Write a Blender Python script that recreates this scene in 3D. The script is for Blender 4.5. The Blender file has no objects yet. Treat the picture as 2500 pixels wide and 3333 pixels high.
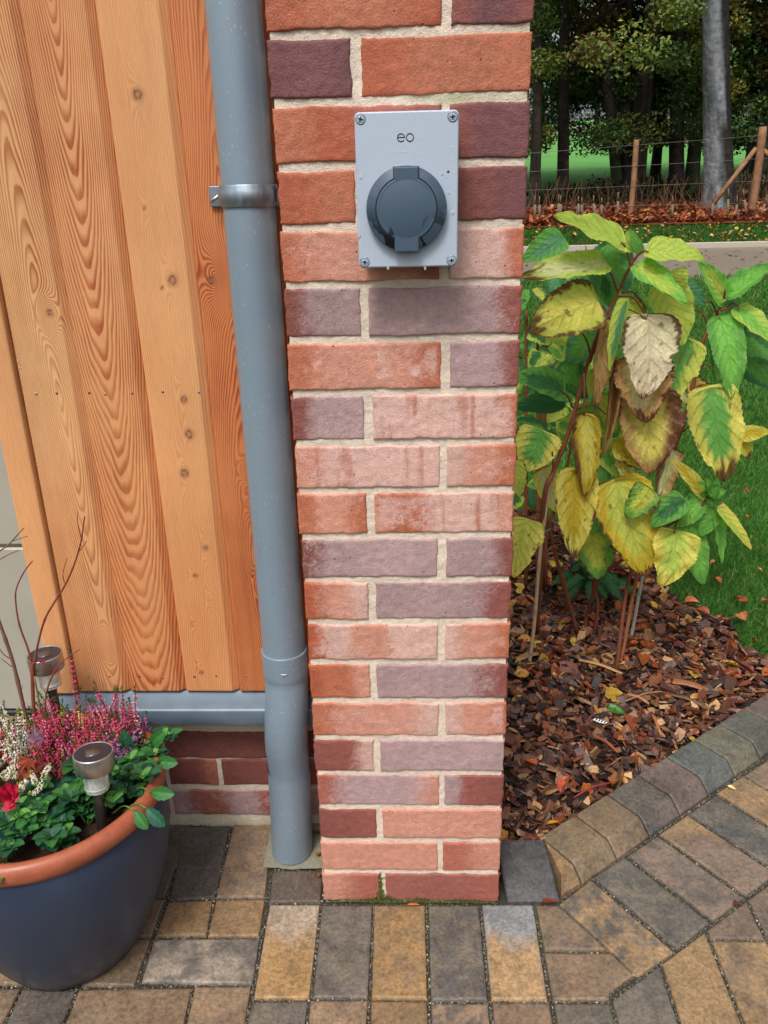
import bpy, math, random
import numpy as np
from mathutils import Vector, Matrix

# ------------------------------------------------------------------ camera, world, sun, exposure
scene = bpy.context.scene
C = scene.collection
CAM = np.array([0.1757, -1.1346, 1.2317]); FOC = 2610.9
PITCH, YAW, ROLL = 0.3746, -0.0396, -0.0243
def cam_axes():
    cy, sy = math.cos(YAW), math.sin(YAW)
    fwd = np.array([sy*math.cos(PITCH), cy*math.cos(PITCH), -math.sin(PITCH)])
    right = np.array([cy, -sy, 0.]); up = np.cross(right, fwd)
    r = right*math.cos(ROLL) + up*math.sin(ROLL)
    u = -right*math.sin(ROLL) + up*math.cos(ROLL)
    return r, u, fwd
RX, UX, FX = cam_axes()
cd = bpy.data.cameras.new('camera'); cam = bpy.data.objects.new('camera', cd); C.objects.link(cam)
cd.sensor_fit = 'VERTICAL'; cd.sensor_height = 24.0; cd.lens = FOC/3333*24.0
cd.clip_start = 0.02; cd.clip_end = 600
cam.matrix_world = Matrix(((RX[0], UX[0], -FX[0], CAM[0]), (RX[1], UX[1], -FX[1], CAM[1]), (RX[2], UX[2], -FX[2], CAM[2]), (0, 0, 0, 1)))
scene.camera = cam

SUN_EL, SUN_AZ = math.radians(58), math.radians(200)     # azimuth from +Y clockwise: behind the viewer, a little left
world = bpy.data.worlds.new('World'); scene.world = world; world.use_nodes = True
wn, wl = world.node_tree.nodes, world.node_tree.links
wn.clear()
sky = wn.new('ShaderNodeTexSky'); sky.sky_type = 'NISHITA'; sky.sun_disc = False
sky.sun_elevation = SUN_EL; sky.sun_rotation = SUN_AZ; sky.dust_density = 6.0; sky.ozone_density = 1.0; sky.air_density = 1.0
hs = wn.new('ShaderNodeHueSaturation'); hs.inputs['Saturation'].default_value = 0.28; hs.inputs['Value'].default_value = 1.0
bg = wn.new('ShaderNodeBackground'); bg.inputs['Strength'].default_value = 0.125
wo = wn.new('ShaderNodeOutputWorld')
wl.new(sky.outputs[0], hs.inputs['Color']); wl.new(hs.outputs[0], bg.inputs['Color']); wl.new(bg.outputs[0], wo.inputs['Surface'])
ld = bpy.data.lights.new('sun', 'SUN'); ld.energy = 1.5; ld.angle = math.radians(16); ld.color = (1.0, 0.97, 0.93)
sun = bpy.data.objects.new('sun', ld); C.objects.link(sun)
sdir = Vector((math.sin(SUN_AZ)*math.cos(SUN_EL), math.cos(SUN_AZ)*math.cos(SUN_EL), math.sin(SUN_EL)))
sun.rotation_euler = sdir.to_track_quat('Z', 'Y').to_euler()
vs = scene.view_settings
vs.view_transform = 'Standard'; vs.look = 'None'; vs.exposure = 0.38; vs.gamma = 1.0; vs.use_curve_mapping = False
scene.cycles.max_bounces = 8; scene.cycles.transparent_max_bounces = 12

# ------------------------------------------------------------------ helpers
rng = np.random.default_rng(7); random.seed(7)
def at(px, py, Y):
    """point on the vertical plane y=Y seen at (px,py) of a 1659 wide view"""
    x, y = px*1.507, py*1.507
    d = RX*((x-1250)/FOC) - UX*((y-1666.5)/FOC) + FX
    return CAM + d*(Y-CAM[1])/d[1]
def atz(px, py, z=0.):
    x, y = px*1.507, py*1.507
    d = RX*((x-1250)/FOC) - UX*((y-1666.5)/FOC) + FX
    return CAM + d*(z-CAM[2])/d[2]
def tz(Y):
    Y = np.asarray(Y, float)
    return np.where(Y < 1.5, 0, np.where(Y < 2.5, 0.04*(Y-1.5)**2, 0.04+0.08*(Y-2.5)))
def lin(c):
    c = np.asarray(c, float)/255.
    return np.where(c <= 0.04045, c/12.92, ((c+0.055)/1.055)**2.4)
def L4(c): l = lin(c); return (float(l[0]), float(l[1]), float(l[2]), 1.0)
def hsh(ix, iy, iz, s):
    h = (ix*374761393 + iy*668265263 + iz*2147483647 + s*974634777) & 0xffffffff
    h = ((h ^ (h >> 13))*1274126177) & 0xffffffff
    h = ((h ^ (h >> 16))*2246822519) & 0xffffffff
    return ((h ^ (h >> 15)) & 0xffffff)/float(0xffffff)
def vn(x, y=0., z=0., s=0):
    x, y, z = np.broadcast_arrays(np.asarray(x, float), np.asarray(y, float), np.asarray(z, float))
    ix, iy, iz = np.floor(x).astype(np.int64), np.floor(y).astype(np.int64), np.floor(z).astype(np.int64)
    fx, fy, fz = x-ix, y-iy, z-iz
    fx = fx*fx*(3-2*fx); fy = fy*fy*(3-2*fy); fz = fz*fz*(3-2*fz)
    r = 0
    for a in (0, 1):
        for b in (0, 1):
            for c in (0, 1):
                r = r + hsh(ix+a, iy+b, iz+c, s)*(fx if a else 1-fx)*(fy if b else 1-fy)*(fz if c else 1-fz)
    return r*2-1
def fbm(x, y=0., z=0., s=0, o=3):
    r = 0; a = 1.; t = 0
    x, y, z = np.asarray(x, float), np.asarray(y, float), np.asarray(z, float)
    for i in range(o):
        r = r + a*vn(x*2**i, y*2**i, z*2**i, s+i*17); t += a; a *= .5
    return r/t
def sst(a, b, x):
    t = np.clip((np.asarray(x, float)-a)/(b-a), 0, 1); return t*t*(3-2*t)
def mixc(a, b, t):
    t = np.asarray(t)[..., None]; return np.asarray(a)*(1-t) + np.asarray(b)*t

def tag(o, label=None, cat=None, group=None, kind=None):
    if label: o['label'] = label
    if cat: o['category'] = cat
    if group: o['group'] = group
    if kind: o['kind'] = kind
    return o
def thing(name, loc, label, cat, group=None, rz=0.):
    o = bpy.data.objects.new(name, None); C.objects.link(o); o.empty_display_size = .05
    o.location = tuple(float(v) for v in loc); o.rotation_euler = (0, 0, rz)
    return tag(o, label, cat, group)
def link(name, me, mat, parent=None):
    o = bpy.data.objects.new(name, me); C.objects.link(o)
    if mat is not None and not me.materials: me.materials.append(mat)
    if parent is not None:
        o.parent = parent
        p = parent; off = Vector((0, 0, 0))
        # geometry is written in world space: undo the parents' placement
        bpyw = Matrix.Identity(4); chain = []
        while p is not None: chain.append(p); p = p.parent
        for q in reversed(chain): bpyw = bpyw @ q.matrix_parent_inverse @ q.matrix_basis
        o.matrix_parent_inverse = bpyw.inverted()
    return o
class MB:
    """collects verts, faces and point colours, builds one mesh"""
    def __init__(s): s.v = []; s.f = {}; s.c = []; s.a = []; s.n = 0; s.uv = []
    def add(s, V, F, col=None, a=None, uv=None):
        V = np.asarray(V, float).reshape(-1, 3); n = len(V)
        for f in (F if isinstance(F, list) and len(F) and isinstance(F[0], np.ndarray) else [F]):
            f = np.asarray(f, dtype=np.int64)
            if f.size: s.f.setdefault(f.shape[1], []).append(f+s.n)
        s.v.append(V)
        col = np.array([1., 1, 1]) if col is None else np.asarray(col, float)
        s.c.append(np.broadcast_to(col[..., :3], (n, 3)))
        s.a.append(np.broadcast_to(np.asarray(0. if a is None else a, float), (n,)))
        s.uv.append(np.zeros((n, 2)) if uv is None else np.asarray(uv, float).reshape(n, 2))
        s.n += n
    def mesh(s, name, smooth=True):
        me = bpy.data.meshes.new(name)
        V = np.concatenate(s.v); me.vertices.add(len(V)); me.vertices.foreach_set('co', V.ravel())
        li, tot = [], []
        for k, fl in s.f.items():
            f = np.concatenate(fl); li.append(f.ravel()); tot.append(np.full(len(f), k))
        li = np.concatenate(li); tot = np.concatenate(tot)
        me.loops.add(len(li)); me.loops.foreach_set('vertex_index', li.astype(np.int32))
        st = np.concatenate([[0], np.cumsum(tot)[:-1]])
        me.polygons.add(len(tot)); me.polygons.foreach_set('loop_start', st.astype(np.int32)); me.polygons.foreach_set('loop_total', tot.astype(np.int32))
        me.polygons.foreach_set('use_smooth', np.full(len(tot), smooth))
        at_ = me.attributes.new('col', 'FLOAT_COLOR', 'POINT')
        c = np.concatenate(s.c); at_.data.foreach_set('color', np.c_[c, np.ones(len(c))].ravel())
        a_ = me.attributes.new('amt', 'FLOAT', 'POINT'); a_.data.foreach_set('value', np.concatenate(s.a))
        uv = np.concatenate(s.uv)
        if np.any(uv):
            u_ = me.attributes.new('luv', 'FLOAT_VECTOR', 'POINT'); u_.data.foreach_set('vector', np.c_[uv, np.zeros(len(uv))].ravel())
        me.update(); me.validate(); return me
    def build(s, name, mat, parent=None, smooth=True):
        return link(name, s.mesh(name, smooth), mat, parent)
def gridf(nu, nv, wrap=False):
    """quads of a grid with index i*nv+j"""
    i, j = np.meshgrid(np.arange(nu if wrap else nu-1), np.arange(nv-1), indexing='ij')
    i, j = i.ravel(), j.ravel(); k = (i+1) % nu
    return np.stack([i*nv+j, k*nv+j, k*nv+j+1, i*nv+j+1], 1)
def lathe(mb, prof, cx=0, cy=0, n=48, col=None, M=None):
    """prof: list of (r,z)"""
    prof = np.asarray(prof, float); t = np.linspace(0, 2*np.pi, n, endpoint=False)
    V = np.stack([cx+np.outer(np.cos(t), prof[:, 0]), cy+np.outer(np.sin(t), prof[:, 0]), np.broadcast_to(prof[:, 1], (n, len(prof)))], -1).reshape(-1, 3)
    if M is not None: V = (np.c_[V, np.ones(len(V))] @ np.array(M).T)[:, :3]
    mb.add(V, gridf(n, len(prof), True), col)
def frames(P):
    P = np.asarray(P, float); T = np.gradient(P, axis=0); T /= np.linalg.norm(T, axis=1)[:, None]+1e-12
    ref = np.array([0, 0, 1.]) if abs(T[:, 2]).mean() < .8 else np.array([1., 0, 0])
    N = np.cross(T, ref); N /= np.linalg.norm(N, axis=1)[:, None]+1e-12
    return T, N, np.cross(T, N)
def tube(mb, P, R, n=8, col=None, cap=True):
    P = np.asarray(P, float); R = np.broadcast_to(np.asarray(R, float), (len(P),))
    T, N, B = frames(P); t = np.linspace(0, 2*np.pi, n, endpoint=False)
    V = P[None] + np.cos(t)[:, None, None]*N[None]*R[None, :, None] + np.sin(t)[:, None, None]*B[None]*R[None, :, None]
    c = None if col is None else (np.broadcast_to(np.asarray(col, float), (len(P), 3))[None].repeat(n, 0).reshape(-1, 3))
    F = [gridf(n, len(P), True)]
    if cap:
        m = len(P); F += [np.array([[k*m for k in range(n)][::-1]]), np.array([[k*m+m-1 for k in range(n)]])]
    mb.add(V.reshape(-1, 3), F, c)
def curve(pts, k=6):
    """Catmull-Rom through the points"""
    p = np.asarray(pts, float); p = np.vstack([2*p[0]-p[1], p, 2*p[-1]-p[-2]]); out = []
    for i in range(1, len(p)-2):
        for t in np.linspace(0, 1, k, endpoint=False):
            out.append(.5*((2*p[i])+(-p[i-1]+p[i+1])*t+(2*p[i-1]-5*p[i]+4*p[i+1]-p[i+2])*t*t+(-p[i-1]+3*p[i]-3*p[i+1]+p[i+2])*t**3))
    out.append(p[-2]); return np.array(out)
def box(mb, a, b, col=None, M=None, bev=0.):
    a, b = np.asarray(a, float), np.asarray(b, float)
    if bev <= 0:
        V = np.array([[x, y, z] for x in (a[0], b[0]) for y in (a[1], b[1]) for z in (a[2], b[2])])
        F = np.array([[0, 1, 3, 2], [4, 6, 7, 5], [0, 4, 5, 1], [2, 3, 7, 6], [0, 2, 6, 4], [1, 5, 7, 3]])
        if M is not None: V = (np.c_[V, np.ones(8)] @ np.array(M).T)[:, :3]
        mb.add(V, F, col); return
    c, h = (a+b)/2, (b-a)/2; V = []; ix = {}
    for sx in (-1, 1):
        for sy in (-1, 1):
            for sz in (-1, 1):
                for ax in range(3):
                    p = h-bev; p = p.copy(); p[ax] = h[ax]; ix[(sx, sy, sz, ax)] = len(V); V.append(c+p*np.array([sx, sy, sz]))
    q, t = [], []
    S = (-1, 1)
    for ax in range(3):
        o = [k for k in range(3) if k != ax]
        for s in S:
            cyc = [(-1, -1), (1, -1), (1, 1), (-1, 1)]
            f = []
            for u, w in cyc:
                k = [0, 0, 0]; k[ax] = s; k[o[0]] = u; k[o[1]] = w; f.append(ix[(*k, ax)])
            flip = (s < 0) ^ (ax == 1)
            q.append(f[::-1] if flip else f)
        # edges running along ax
        for u in S:
            for w in S:
                k0 = [0, 0, 0]; k1 = [0, 0, 0]; k0[ax] = -1; k1[ax] = 1
                for k in (k0, k1): k[o[0]] = u; k[o[1]] = w
                q.append([ix[(*k0, o[0])], ix[(*k1, o[0])], ix[(*k1, o[1])], ix[(*k0, o[1])]])
    for sx in S:
        for sy in S:
            for sz in S: t.append([ix[(sx, sy, sz, k)] for k in range(3)])
    V = np.array(V)
    # orient outward
    def fix(F):
        r = []
        for f in F:
            p = V[f]; n = np.cross(p[1]-p[0], p[2]-p[0])
            r.append(f[::-1] if np.dot(n, p.mean(0)-c) < 0 else f)
        return np.array(r)
    F = [fix(q), fix(t)]
    if M is not None: V = (np.c_[V, np.ones(len(V))] @ np.array(M).T)[:, :3]
    mb.add(V, F, col)

# ------------------------------------------------------------------ materials
class NT:
    def __init__(s, name):
        s.m = bpy.data.materials.new(name); s.m.use_nodes = True; s.t = s.m.node_tree; s.n = s.t.nodes; s.l = s.t.links
        s.n.clear(); s.out = s.n.new('ShaderNodeOutputMaterial'); s.b = s.n.new('ShaderNodeBsdfPrincipled'); s.l.new(s.b.outputs[0], s.out.inputs[0])
    def put(s, sock, v):
        if isinstance(v, bpy.types.NodeSocket): s.l.new(v, sock)
        elif v is not None:
            sock.default_value = v
    def node(s, t, ins=None, out=0, **kw):
        n = s.n.new(t)
        for k, v in kw.items(): setattr(n, k, v)
        for k, v in (ins or {}).items(): s.put(n.inputs[k], v)
        return n.outputs[out]
    def attr(s, name, out='Color'): n = s.n.new('ShaderNodeAttribute'); n.attribute_name = name; return n.outputs[out]
    def pos(s): return s.node('ShaderNodeNewGeometry', out=0)
    def obj(s): return s.node('ShaderNodeTexCoord', out=3)
    def noise(s, scale, detail=3., rough=.5, vec=None, dist=0., out=0):
        return s.node('ShaderNodeTexNoise', {'Vector': vec if vec is not None else s.pos(), 'Scale': scale, 'Detail': detail, 'Roughness': rough, 'Distortion': dist}, out=out)
    def vor(s, scale, vec=None, feat='F1', out=0): return s.node('ShaderNodeTexVoronoi', {'Vector': vec if vec is not None else s.pos(), 'Scale': scale}, feature=feat, out=out)
    def mp(s, v, scale=(1, 1, 1), loc=(0, 0, 0)): return s.node('ShaderNodeMapping', {'Vector': v, 'Scale': scale, 'Location': loc})
    def ramp(s, f, stops):
        n = s.n.new('ShaderNodeValToRGB'); s.put(n.inputs[0], f); e = n.color_ramp.elements
        while len(e) < len(stops): e.new(0.5)
        for i, (p, c) in enumerate(stops): e[i].position = p; e[i].color = c if hasattr(c, '__len__') else (c, c, c, 1)
        return n.outputs[0]
    def math(s, op, a, b=None, c=None, clamp=False):
        n = s.n.new('ShaderNodeMath'); n.operation = op; n.use_clamp = clamp; s.put(n.inputs[0], a)
        if b is not None: s.put(n.inputs[1], b)
        if c is not None: s.put(n.inputs[2], c)
        return n.outputs[0]
    def mix(s, f, a, b, mode='MIX'):
        n = s.n.new('ShaderNodeMix'); n.data_type = 'RGBA'; n.blend_type = mode; s.put(n.inputs[0], f); s.put(n.inputs[6], a); s.put(n.inputs[7], b); return n.outputs[2]
    def mapr(s, v, a, b, c, d): return s.node('ShaderNodeMapRange', {0: v, 1: a, 2: b, 3: c, 4: d})
    def bump(s, h, strength=.5, dist=.001, nrm=None):
        return s.node('ShaderNodeBump', {'Height': h, 'Strength': strength, 'Distance': dist, **({'Normal': nrm} if nrm is not None else {})})
    def fin(s, col=None, rough=None, nrm=None, metal=None, spec=None, **kw):
        s.put(s.b.inputs['Base Color'], col); s.put(s.b.inputs['Roughness'], rough); s.put(s.b.inputs['Normal'], nrm)
        s.put(s.b.inputs['Metallic'], metal); s.put(s.b.inputs['Specular IOR Level'], spec)
        for k, v in kw.items(): s.put(s.b.inputs[k.replace('_', ' ')], v)
        return s.m
def leafmat(name, fn, trans=.25, rough=.45, bumpf=None):
    """fn(nt)->colour; adds translucency"""
    t = NT(name); col = fn(t); nr = bumpf(t) if bumpf else None
    t.fin(col, rough, nr, spec=.35)
    tr = t.n.new('ShaderNodeBsdfTranslucent'); t.put(tr.inputs[0], col)
    mx = t.n.new('ShaderNodeMixShader'); mx.inputs[0].default_value = trans
    t.l.new(t.b.outputs[0], mx.inputs[1]); t.l.new(tr.outputs[0], mx.inputs[2]); t.l.new(mx.outputs[0], t.out.inputs[0])
    return t.m
def m_brick():
    t = NT('brick'); c = t.attr('col'); n1 = t.noise(420, 3, .6); bl = t.math('MULTIPLY', t.math('SUBTRACT', t.math('ADD', t.noise(300, 4, .75), t.attr('amt', 'Fac')), .62), 3.2, clamp=True); c = t.mix(t.math('MULTIPLY', bl, .8), c, L4((226, 180, 172))); n2 = t.noise(90, 4, .6); v = t.vor(260, out=0)
    c = t.mix(.9, c, t.ramp(n2, [(0.3, .84), (.7, 1.14)]), 'MULTIPLY')
    c = t.mix(1., c, t.node('ShaderNodeCombineXYZ', {0: .87, 1: .885, 2: .87}), 'MULTIPLY')
    c = t.mix(.8, c, t.ramp(n1, [(.3, .78), (.5, 1.), (.72, 1.2)]), 'MULTIPLY')
    c = t.node('ShaderNodeHueSaturation', {'Saturation': .97, 'Value': 1.0, 'Color': c})
    pit = t.ramp(t.vor(95), [(.0, 1.), (.08, 1.), (.13, 0.)])
    pm = t.math('MULTIPLY', pit, t.ramp(t.noise(40, 1), [(.56, 0), (.60, 1)]))
    c = t.mix(pm, c, L4((74, 38, 34)))
    h = t.math('ADD', t.math('MULTIPLY', n2, .8), t.math('MULTIPLY', t.noise(380, 3, .7, dist=.3), 1.1)); h = t.math('SUBTRACT', h, t.math('MULTIPLY', pm, .8))
    return t.fin(c, t.mapr(t.noise(12, 3), .3, .7, .5, .75), t.bump(h, .6, .0020), spec=.42)
def m_mortar():
    t = NT('mortar'); n = t.noise(160, 4, .65); c = t.mix(.9, t.attr('col'), t.ramp(n, [(.3, .84), (.5, 1.), (.7, 1.12)]), 'MULTIPLY')
    g = t.ramp(t.vor(420), [(.0, .75), (.25, 1.)]); c = t.mix(.6, c, g, 'MULTIPLY')
    return t.fin(c, .92, t.bump(t.math('ADD', n, t.noise(500, 2)), .7, .0018), spec=.15)
def m_wood():
    # 'amt' = distance from the pith (metres), 'col' = (dark amount, tone, knot)
    t = NT('larch'); r = t.attr('amt', 'Fac'); sp = t.node('ShaderNodeSeparateColor', {0: t.attr('col')}); sp = sp.node.outputs
    p = t.pos(); st = t.mp(p, (1, 1, .05))
    j = t.noise(55, 3, .5, t.mp(p, (1, 1, .10)))
    ph = t.math('ADD', t.math('MULTIPLY', r, 285.), t.math('MULTIPLY', j, .55))
    fr = t.math('FRACT', ph)
    line = t.ramp(fr, [(0., .16), (.30, .10), (.72, .70), (.86, 1.), (.95, .65), (1., .16)])
    fib = t.noise(900, 2, .6, st)
    amt = t.math('MULTIPLY', line, sp[0], clamp=True)
    amt = t.math('MULTIPLY', amt, t.math('MULTIPLY', t.mapr(t.noise(9, 2), .3, .7, .62, 1.15), t.mapr(t.noise(60, 4, .7, st), .3, .7, .6, 1.15)), clamp=True)
    pale = t.mix(sp[1], L4((224, 176, 124)), L4((208, 132, 80))); dark = t.mix(sp[1], L4((166, 92, 50)), L4((152, 66, 34)))
    c = t.mix(amt, pale, dark)
    c = t.mix(.55, c, t.ramp(fib, [(.3, .84), (.7, 1.12)]), 'MULTIPLY')
    c = t.mix(.6, c, t.mix(t.noise(5, 3), (1.06, .98, .88, 1), (.95, 1.0, 1.08, 1)), 'MULTIPLY')
    c = t.mix(.7, c, t.ramp(t.noise(3.2, 5, .65, t.mp(p, (2.2, 1, .5))), [(.32, .80), (.62, 1.06)]), 'MULTIPLY')
    c = t.mix(sp[2], c, L4((104, 64, 44)))
    return t.fin(c, .6, t.bump(t.math('ADD', t.math('MULTIPLY', line, .5), t.math('MULTIPLY', fib, .5)), .30, .0006), spec=.3)
def m_plain(name, rgb, rough=.5, metal=0., var=.12, scale=60, bump=.0, spec=.5, bd=.001):
    t = NT(name); n = t.noise(scale, 4, .6)
    c = t.mix(1., L4(rgb), t.ramp(n, [(.3, 1-var), (.7, 1+var)]), 'MULTIPLY')
    return t.fin(c, rough, t.bump(n, bump, bd) if bump else None, metal, spec)
def m_col(name, rough=.6, spec=.3, var=.15, scale=120, bump=.3, bd=.001):
    t = NT(name); n = t.noise(scale, 4, .6); c = t.mix(1., t.attr('col'), t.ramp(n, [(.3, 1-var), (.7, 1+var)]), 'MULTIPLY')
    return t.fin(c, rough, t.bump(n, bump, bd), spec=spec)
def m_paver():
    # 'col' = base tone, 'amt' = how blotchy; blotches of dark grey over ochre, rough wet concrete
    t = NT('paver'); p = t.pos(); a = t.attr('amt', 'Fac')
    b = t.noise(24, 7, .68, p, .25); b2 = t.noise(75, 5, .75)
    f = t.math('MULTIPLY', t.ramp(t.math('ADD', b, t.math('MULTIPLY', b2, .22)), [(.52, 0.), (.70, 1.)]), a, clamp=True)
    c = t.mix(f, t.attr('col'), L4((84, 82, 80)))
    c = t.mix(.8, c, t.ramp(t.noise(150, 4, .7), [(.3, .62), (.5, 1.), (.7, 1.3)]), 'MULTIPLY')
    c = t.mix(.75, c, t.ramp(b2, [(.32, .62), (.58, 1.08)]), 'MULTIPLY')
    c = t.mix(.8, c, t.ramp(t.noise(15, 7, .78), [(.34, .52), (.54, 1.06)]), 'MULTIPLY')
    mo = t.ramp(t.noise(7, 5, .7), [(.58, 0), (.70, .5)]); c = t.mix(mo, c, t.mix(.5, c, L4((84, 92, 44))))
    pit = t.ramp(t.vor(210), [(.0, 1.), (.10, 1.), (.2, 0.)]); pit = t.math('MULTIPLY', pit, t.ramp(t.noise(60, 2), [(.5, 0), (.6, .7)]))
    c = t.mix(pit, c, L4((62, 52, 42)))
    ro = t.mapr(t.noise(7, 3), .35, .65, .30, .60)
    h = t.math('ADD', t.noise(260, 3, .7), t.math('MULTIPLY', t.noise(80, 3), .8)); h = t.math('SUBTRACT', h, t.math('MULTIPLY', pit, .6))
    return t.fin(c, ro, t.bump(h, .7, .0013), spec=.42)
def m_pipe():
    t = NT('zinc_paint'); n = t.noise(5, 3, .6, t.mp(t.pos(), (1, 1, .25))); c = t.mix(n, L4((118, 137, 151)), L4((140, 157, 171)))
    s = t.ramp(t.vor(190, t.mp(t.pos(), (1, 1, .45))), [(.0, 1.), (.10, 1.), (.19, 0.)])
    s = t.math('MULTIPLY', s, t.ramp(t.noise(22, 4, .6), [(.47, 0), (.58, .5)]))
    c = t.mix(s, c, L4((205, 212, 215)))
    c = t.mix(.5, c, t.ramp(t.noise(300, 3, .6), [(.3, .9), (.7, 1.08)]), 'MULTIPLY')
    return t.fin(c, t.mapr(t.noise(9, 3), .3, .7, .28, .42), t.bump(t.noise(220, 3), .10, .001), spec=.6, metal=.15)
def m_steel(name='steel', rgb=(205, 204, 200), r=.30):
    t = NT(name); n = t.noise(200, 2, .5, t.mp(t.pos(), (1, 1, .08)))
    return t.fin(t.mix(n, L4([x*.85 for x in rgb]), L4(rgb)), t.mapr(n, .3, .7, r-.06, r+.1), t.bump(n, .06, .0005), metal=.9)
def m_glass():
    t = NT('clear_plastic'); return t.fin((.90, .96, .90, 1), .10, None, 0., .5, Transmission_Weight=.72, IOR=1.25)
M = {}
M['brick'] = m_brick(); M['mortar'] = m_mortar(); M['wood'] = m_wood(); M['paver'] = m_paver(); M['pipe'] = m_pipe()
M['steel'] = m_steel(); M['dark_steel'] = m_steel('dull_steel', (120, 116, 112), .35); M['galv'] = m_steel('galvanised', (150, 164, 176), .5)
M['glass'] = m_glass()
M['black'] = m_plain('black_rubber', (26, 27, 28), .6)
M['solar'] = m_plain('solar_cell', (34, 38, 50), .3, 0, .2, 200)
M['flash'] = m_plain('flashing_metal', (98, 114, 128), .42, .2, .12, 25)
M['garage'] = m_plain('garage_panel', (162, 160, 148), .5, 0, .04, 8)
M['col'] = m_col('matter'); M['soft'] = m_col('soft_matter', .7, .2, .2, 300, .4)
M['bark'] = m_col('tree_bark', .9, .15, .45, 9, .9, .03)
M['chip'] = m_col('wood_chip', .45, .45, .35, 260, .8, .0015)
M['gravel'] = m_col('joint_grit', .75, .3, .4, 500, .9, .002)
M['cover'] = m_plain('grey_cover', (172, 184, 200), .42, 0, .03, 300, .05)
M['wire'] = m_plain('wire', (120, 120, 118), .4, .6)
M['teal'] = m_plain('teal_twine', (30, 150, 125), .5)
# ------------------------------------------------------------------ ground
def sheet(name, X, Y, zf, mat, mb=None):
    nx, ny = len(X), len(Y); A, B = np.meshgrid(X, Y, indexing='ij')
    b = MB(); b.add(np.stack([A, B, zf(A, B)], -1).reshape(-1, 3), gridf(nx, ny)[:, ::-1] if False else gridf(nx, ny))
    o = b.build(name, mat); o.data.flip_normals() if o.data.polygons[0].normal.z < 0 else None
    return tag(o, kind='structure')
def m_lawn():
    t = NT('lawn'); n = t.noise(3., 5, .65); nf = t.noise(.22, 6, .7); n2 = t.noise(45, 4, .7)
    c = t.mix(n, L4((38, 72, 26)), L4((70, 112, 40))); c = t.mix(.8, c, t.ramp(n2, [(.3, .6), (.7, 1.3)]), 'MULTIPLY')
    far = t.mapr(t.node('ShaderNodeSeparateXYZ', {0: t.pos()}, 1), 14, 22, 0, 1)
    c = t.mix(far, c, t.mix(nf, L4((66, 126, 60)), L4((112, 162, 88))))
    return t.fin(c, .9, t.bump(n2, .6, .02), spec=.1)
def m_path():
    t = NT('path'); n = t.noise(14, 5, .6); c = t.mix(n, L4((108, 98, 86)), L4((138, 127, 112)))
    c = t.mix(.5, c, t.ramp(t.noise(220, 3, .7), [(.3, .75), (.7, 1.15)]), 'MULTIPLY')
    return t.fin(c, t.mapr(n, .3, .7, .35, .6), t.bump(t.noise(150, 3), .4, .004), spec=.4)
def m_soil(rgb=(52, 36, 26)):
    t = NT('soil'); n = t.noise(60, 5, .7); c = t.mix(n, L4([v*.6 for v in rgb]), L4([v*1.3 for v in rgb])); return t.fin(c, .9, t.bump(n, .8, .01), spec=.2)
M['lawn'] = m_lawn(); M['path'] = m_path(); M['soil'] = m_soil(); M['litter'] = m_soil((96, 52, 28))
M['sand'] = m_soil((66, 60, 50))
Yg = np.concatenate([np.linspace(-4, 1.4, 8), np.linspace(1.5, 16, 60), np.linspace(17, 110, 60), [160, 260]])
Xg = np.concatenate([np.linspace(-90, -4, 12), np.linspace(-3, 20, 60), np.linspace(22, 160, 16)])
sheet('lawn', Xg, Yg, lambda X, Y: tz(Y)-.022+.03*fbm(X*.4, Y*.4, 0, 5)*sst(2.5, 5, Y)+np.where(Y > 60, 0, 0), M['lawn'])
Xp = np.linspace(-12, 40, 120)
def pathz(X, Y): return tz(Y)-.004-.03*sst(7.32, 7.25, Y)
sheet('path', Xp, np.linspace(7.25, 9.15, 12), pathz, M['path'])
kb = MB()
for y0, y1, h in ((9.15, 9.27, .05),):
    for k in range(46):
        x = -12+k*1.1; z0 = float(tz((y0+y1)/2)); box(kb, (x, y0, z0-.1), (x+1.09, y1, z0+h), lin((176, 168, 152))*rng.uniform(.85, 1.1), bev=.006)
tag(kb.build('path_kerb', M['col'], smooth=False), kind='structure')
sheet('leaf_strip', np.linspace(-12, 40, 80), np.linspace(11.3, 14.6, 14), lambda X, Y: tz(Y)+.02+.04*fbm(X*1.5, Y*1.5, 0, 9)*sst(11.3, 11.8, Y), M['litter'])

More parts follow.
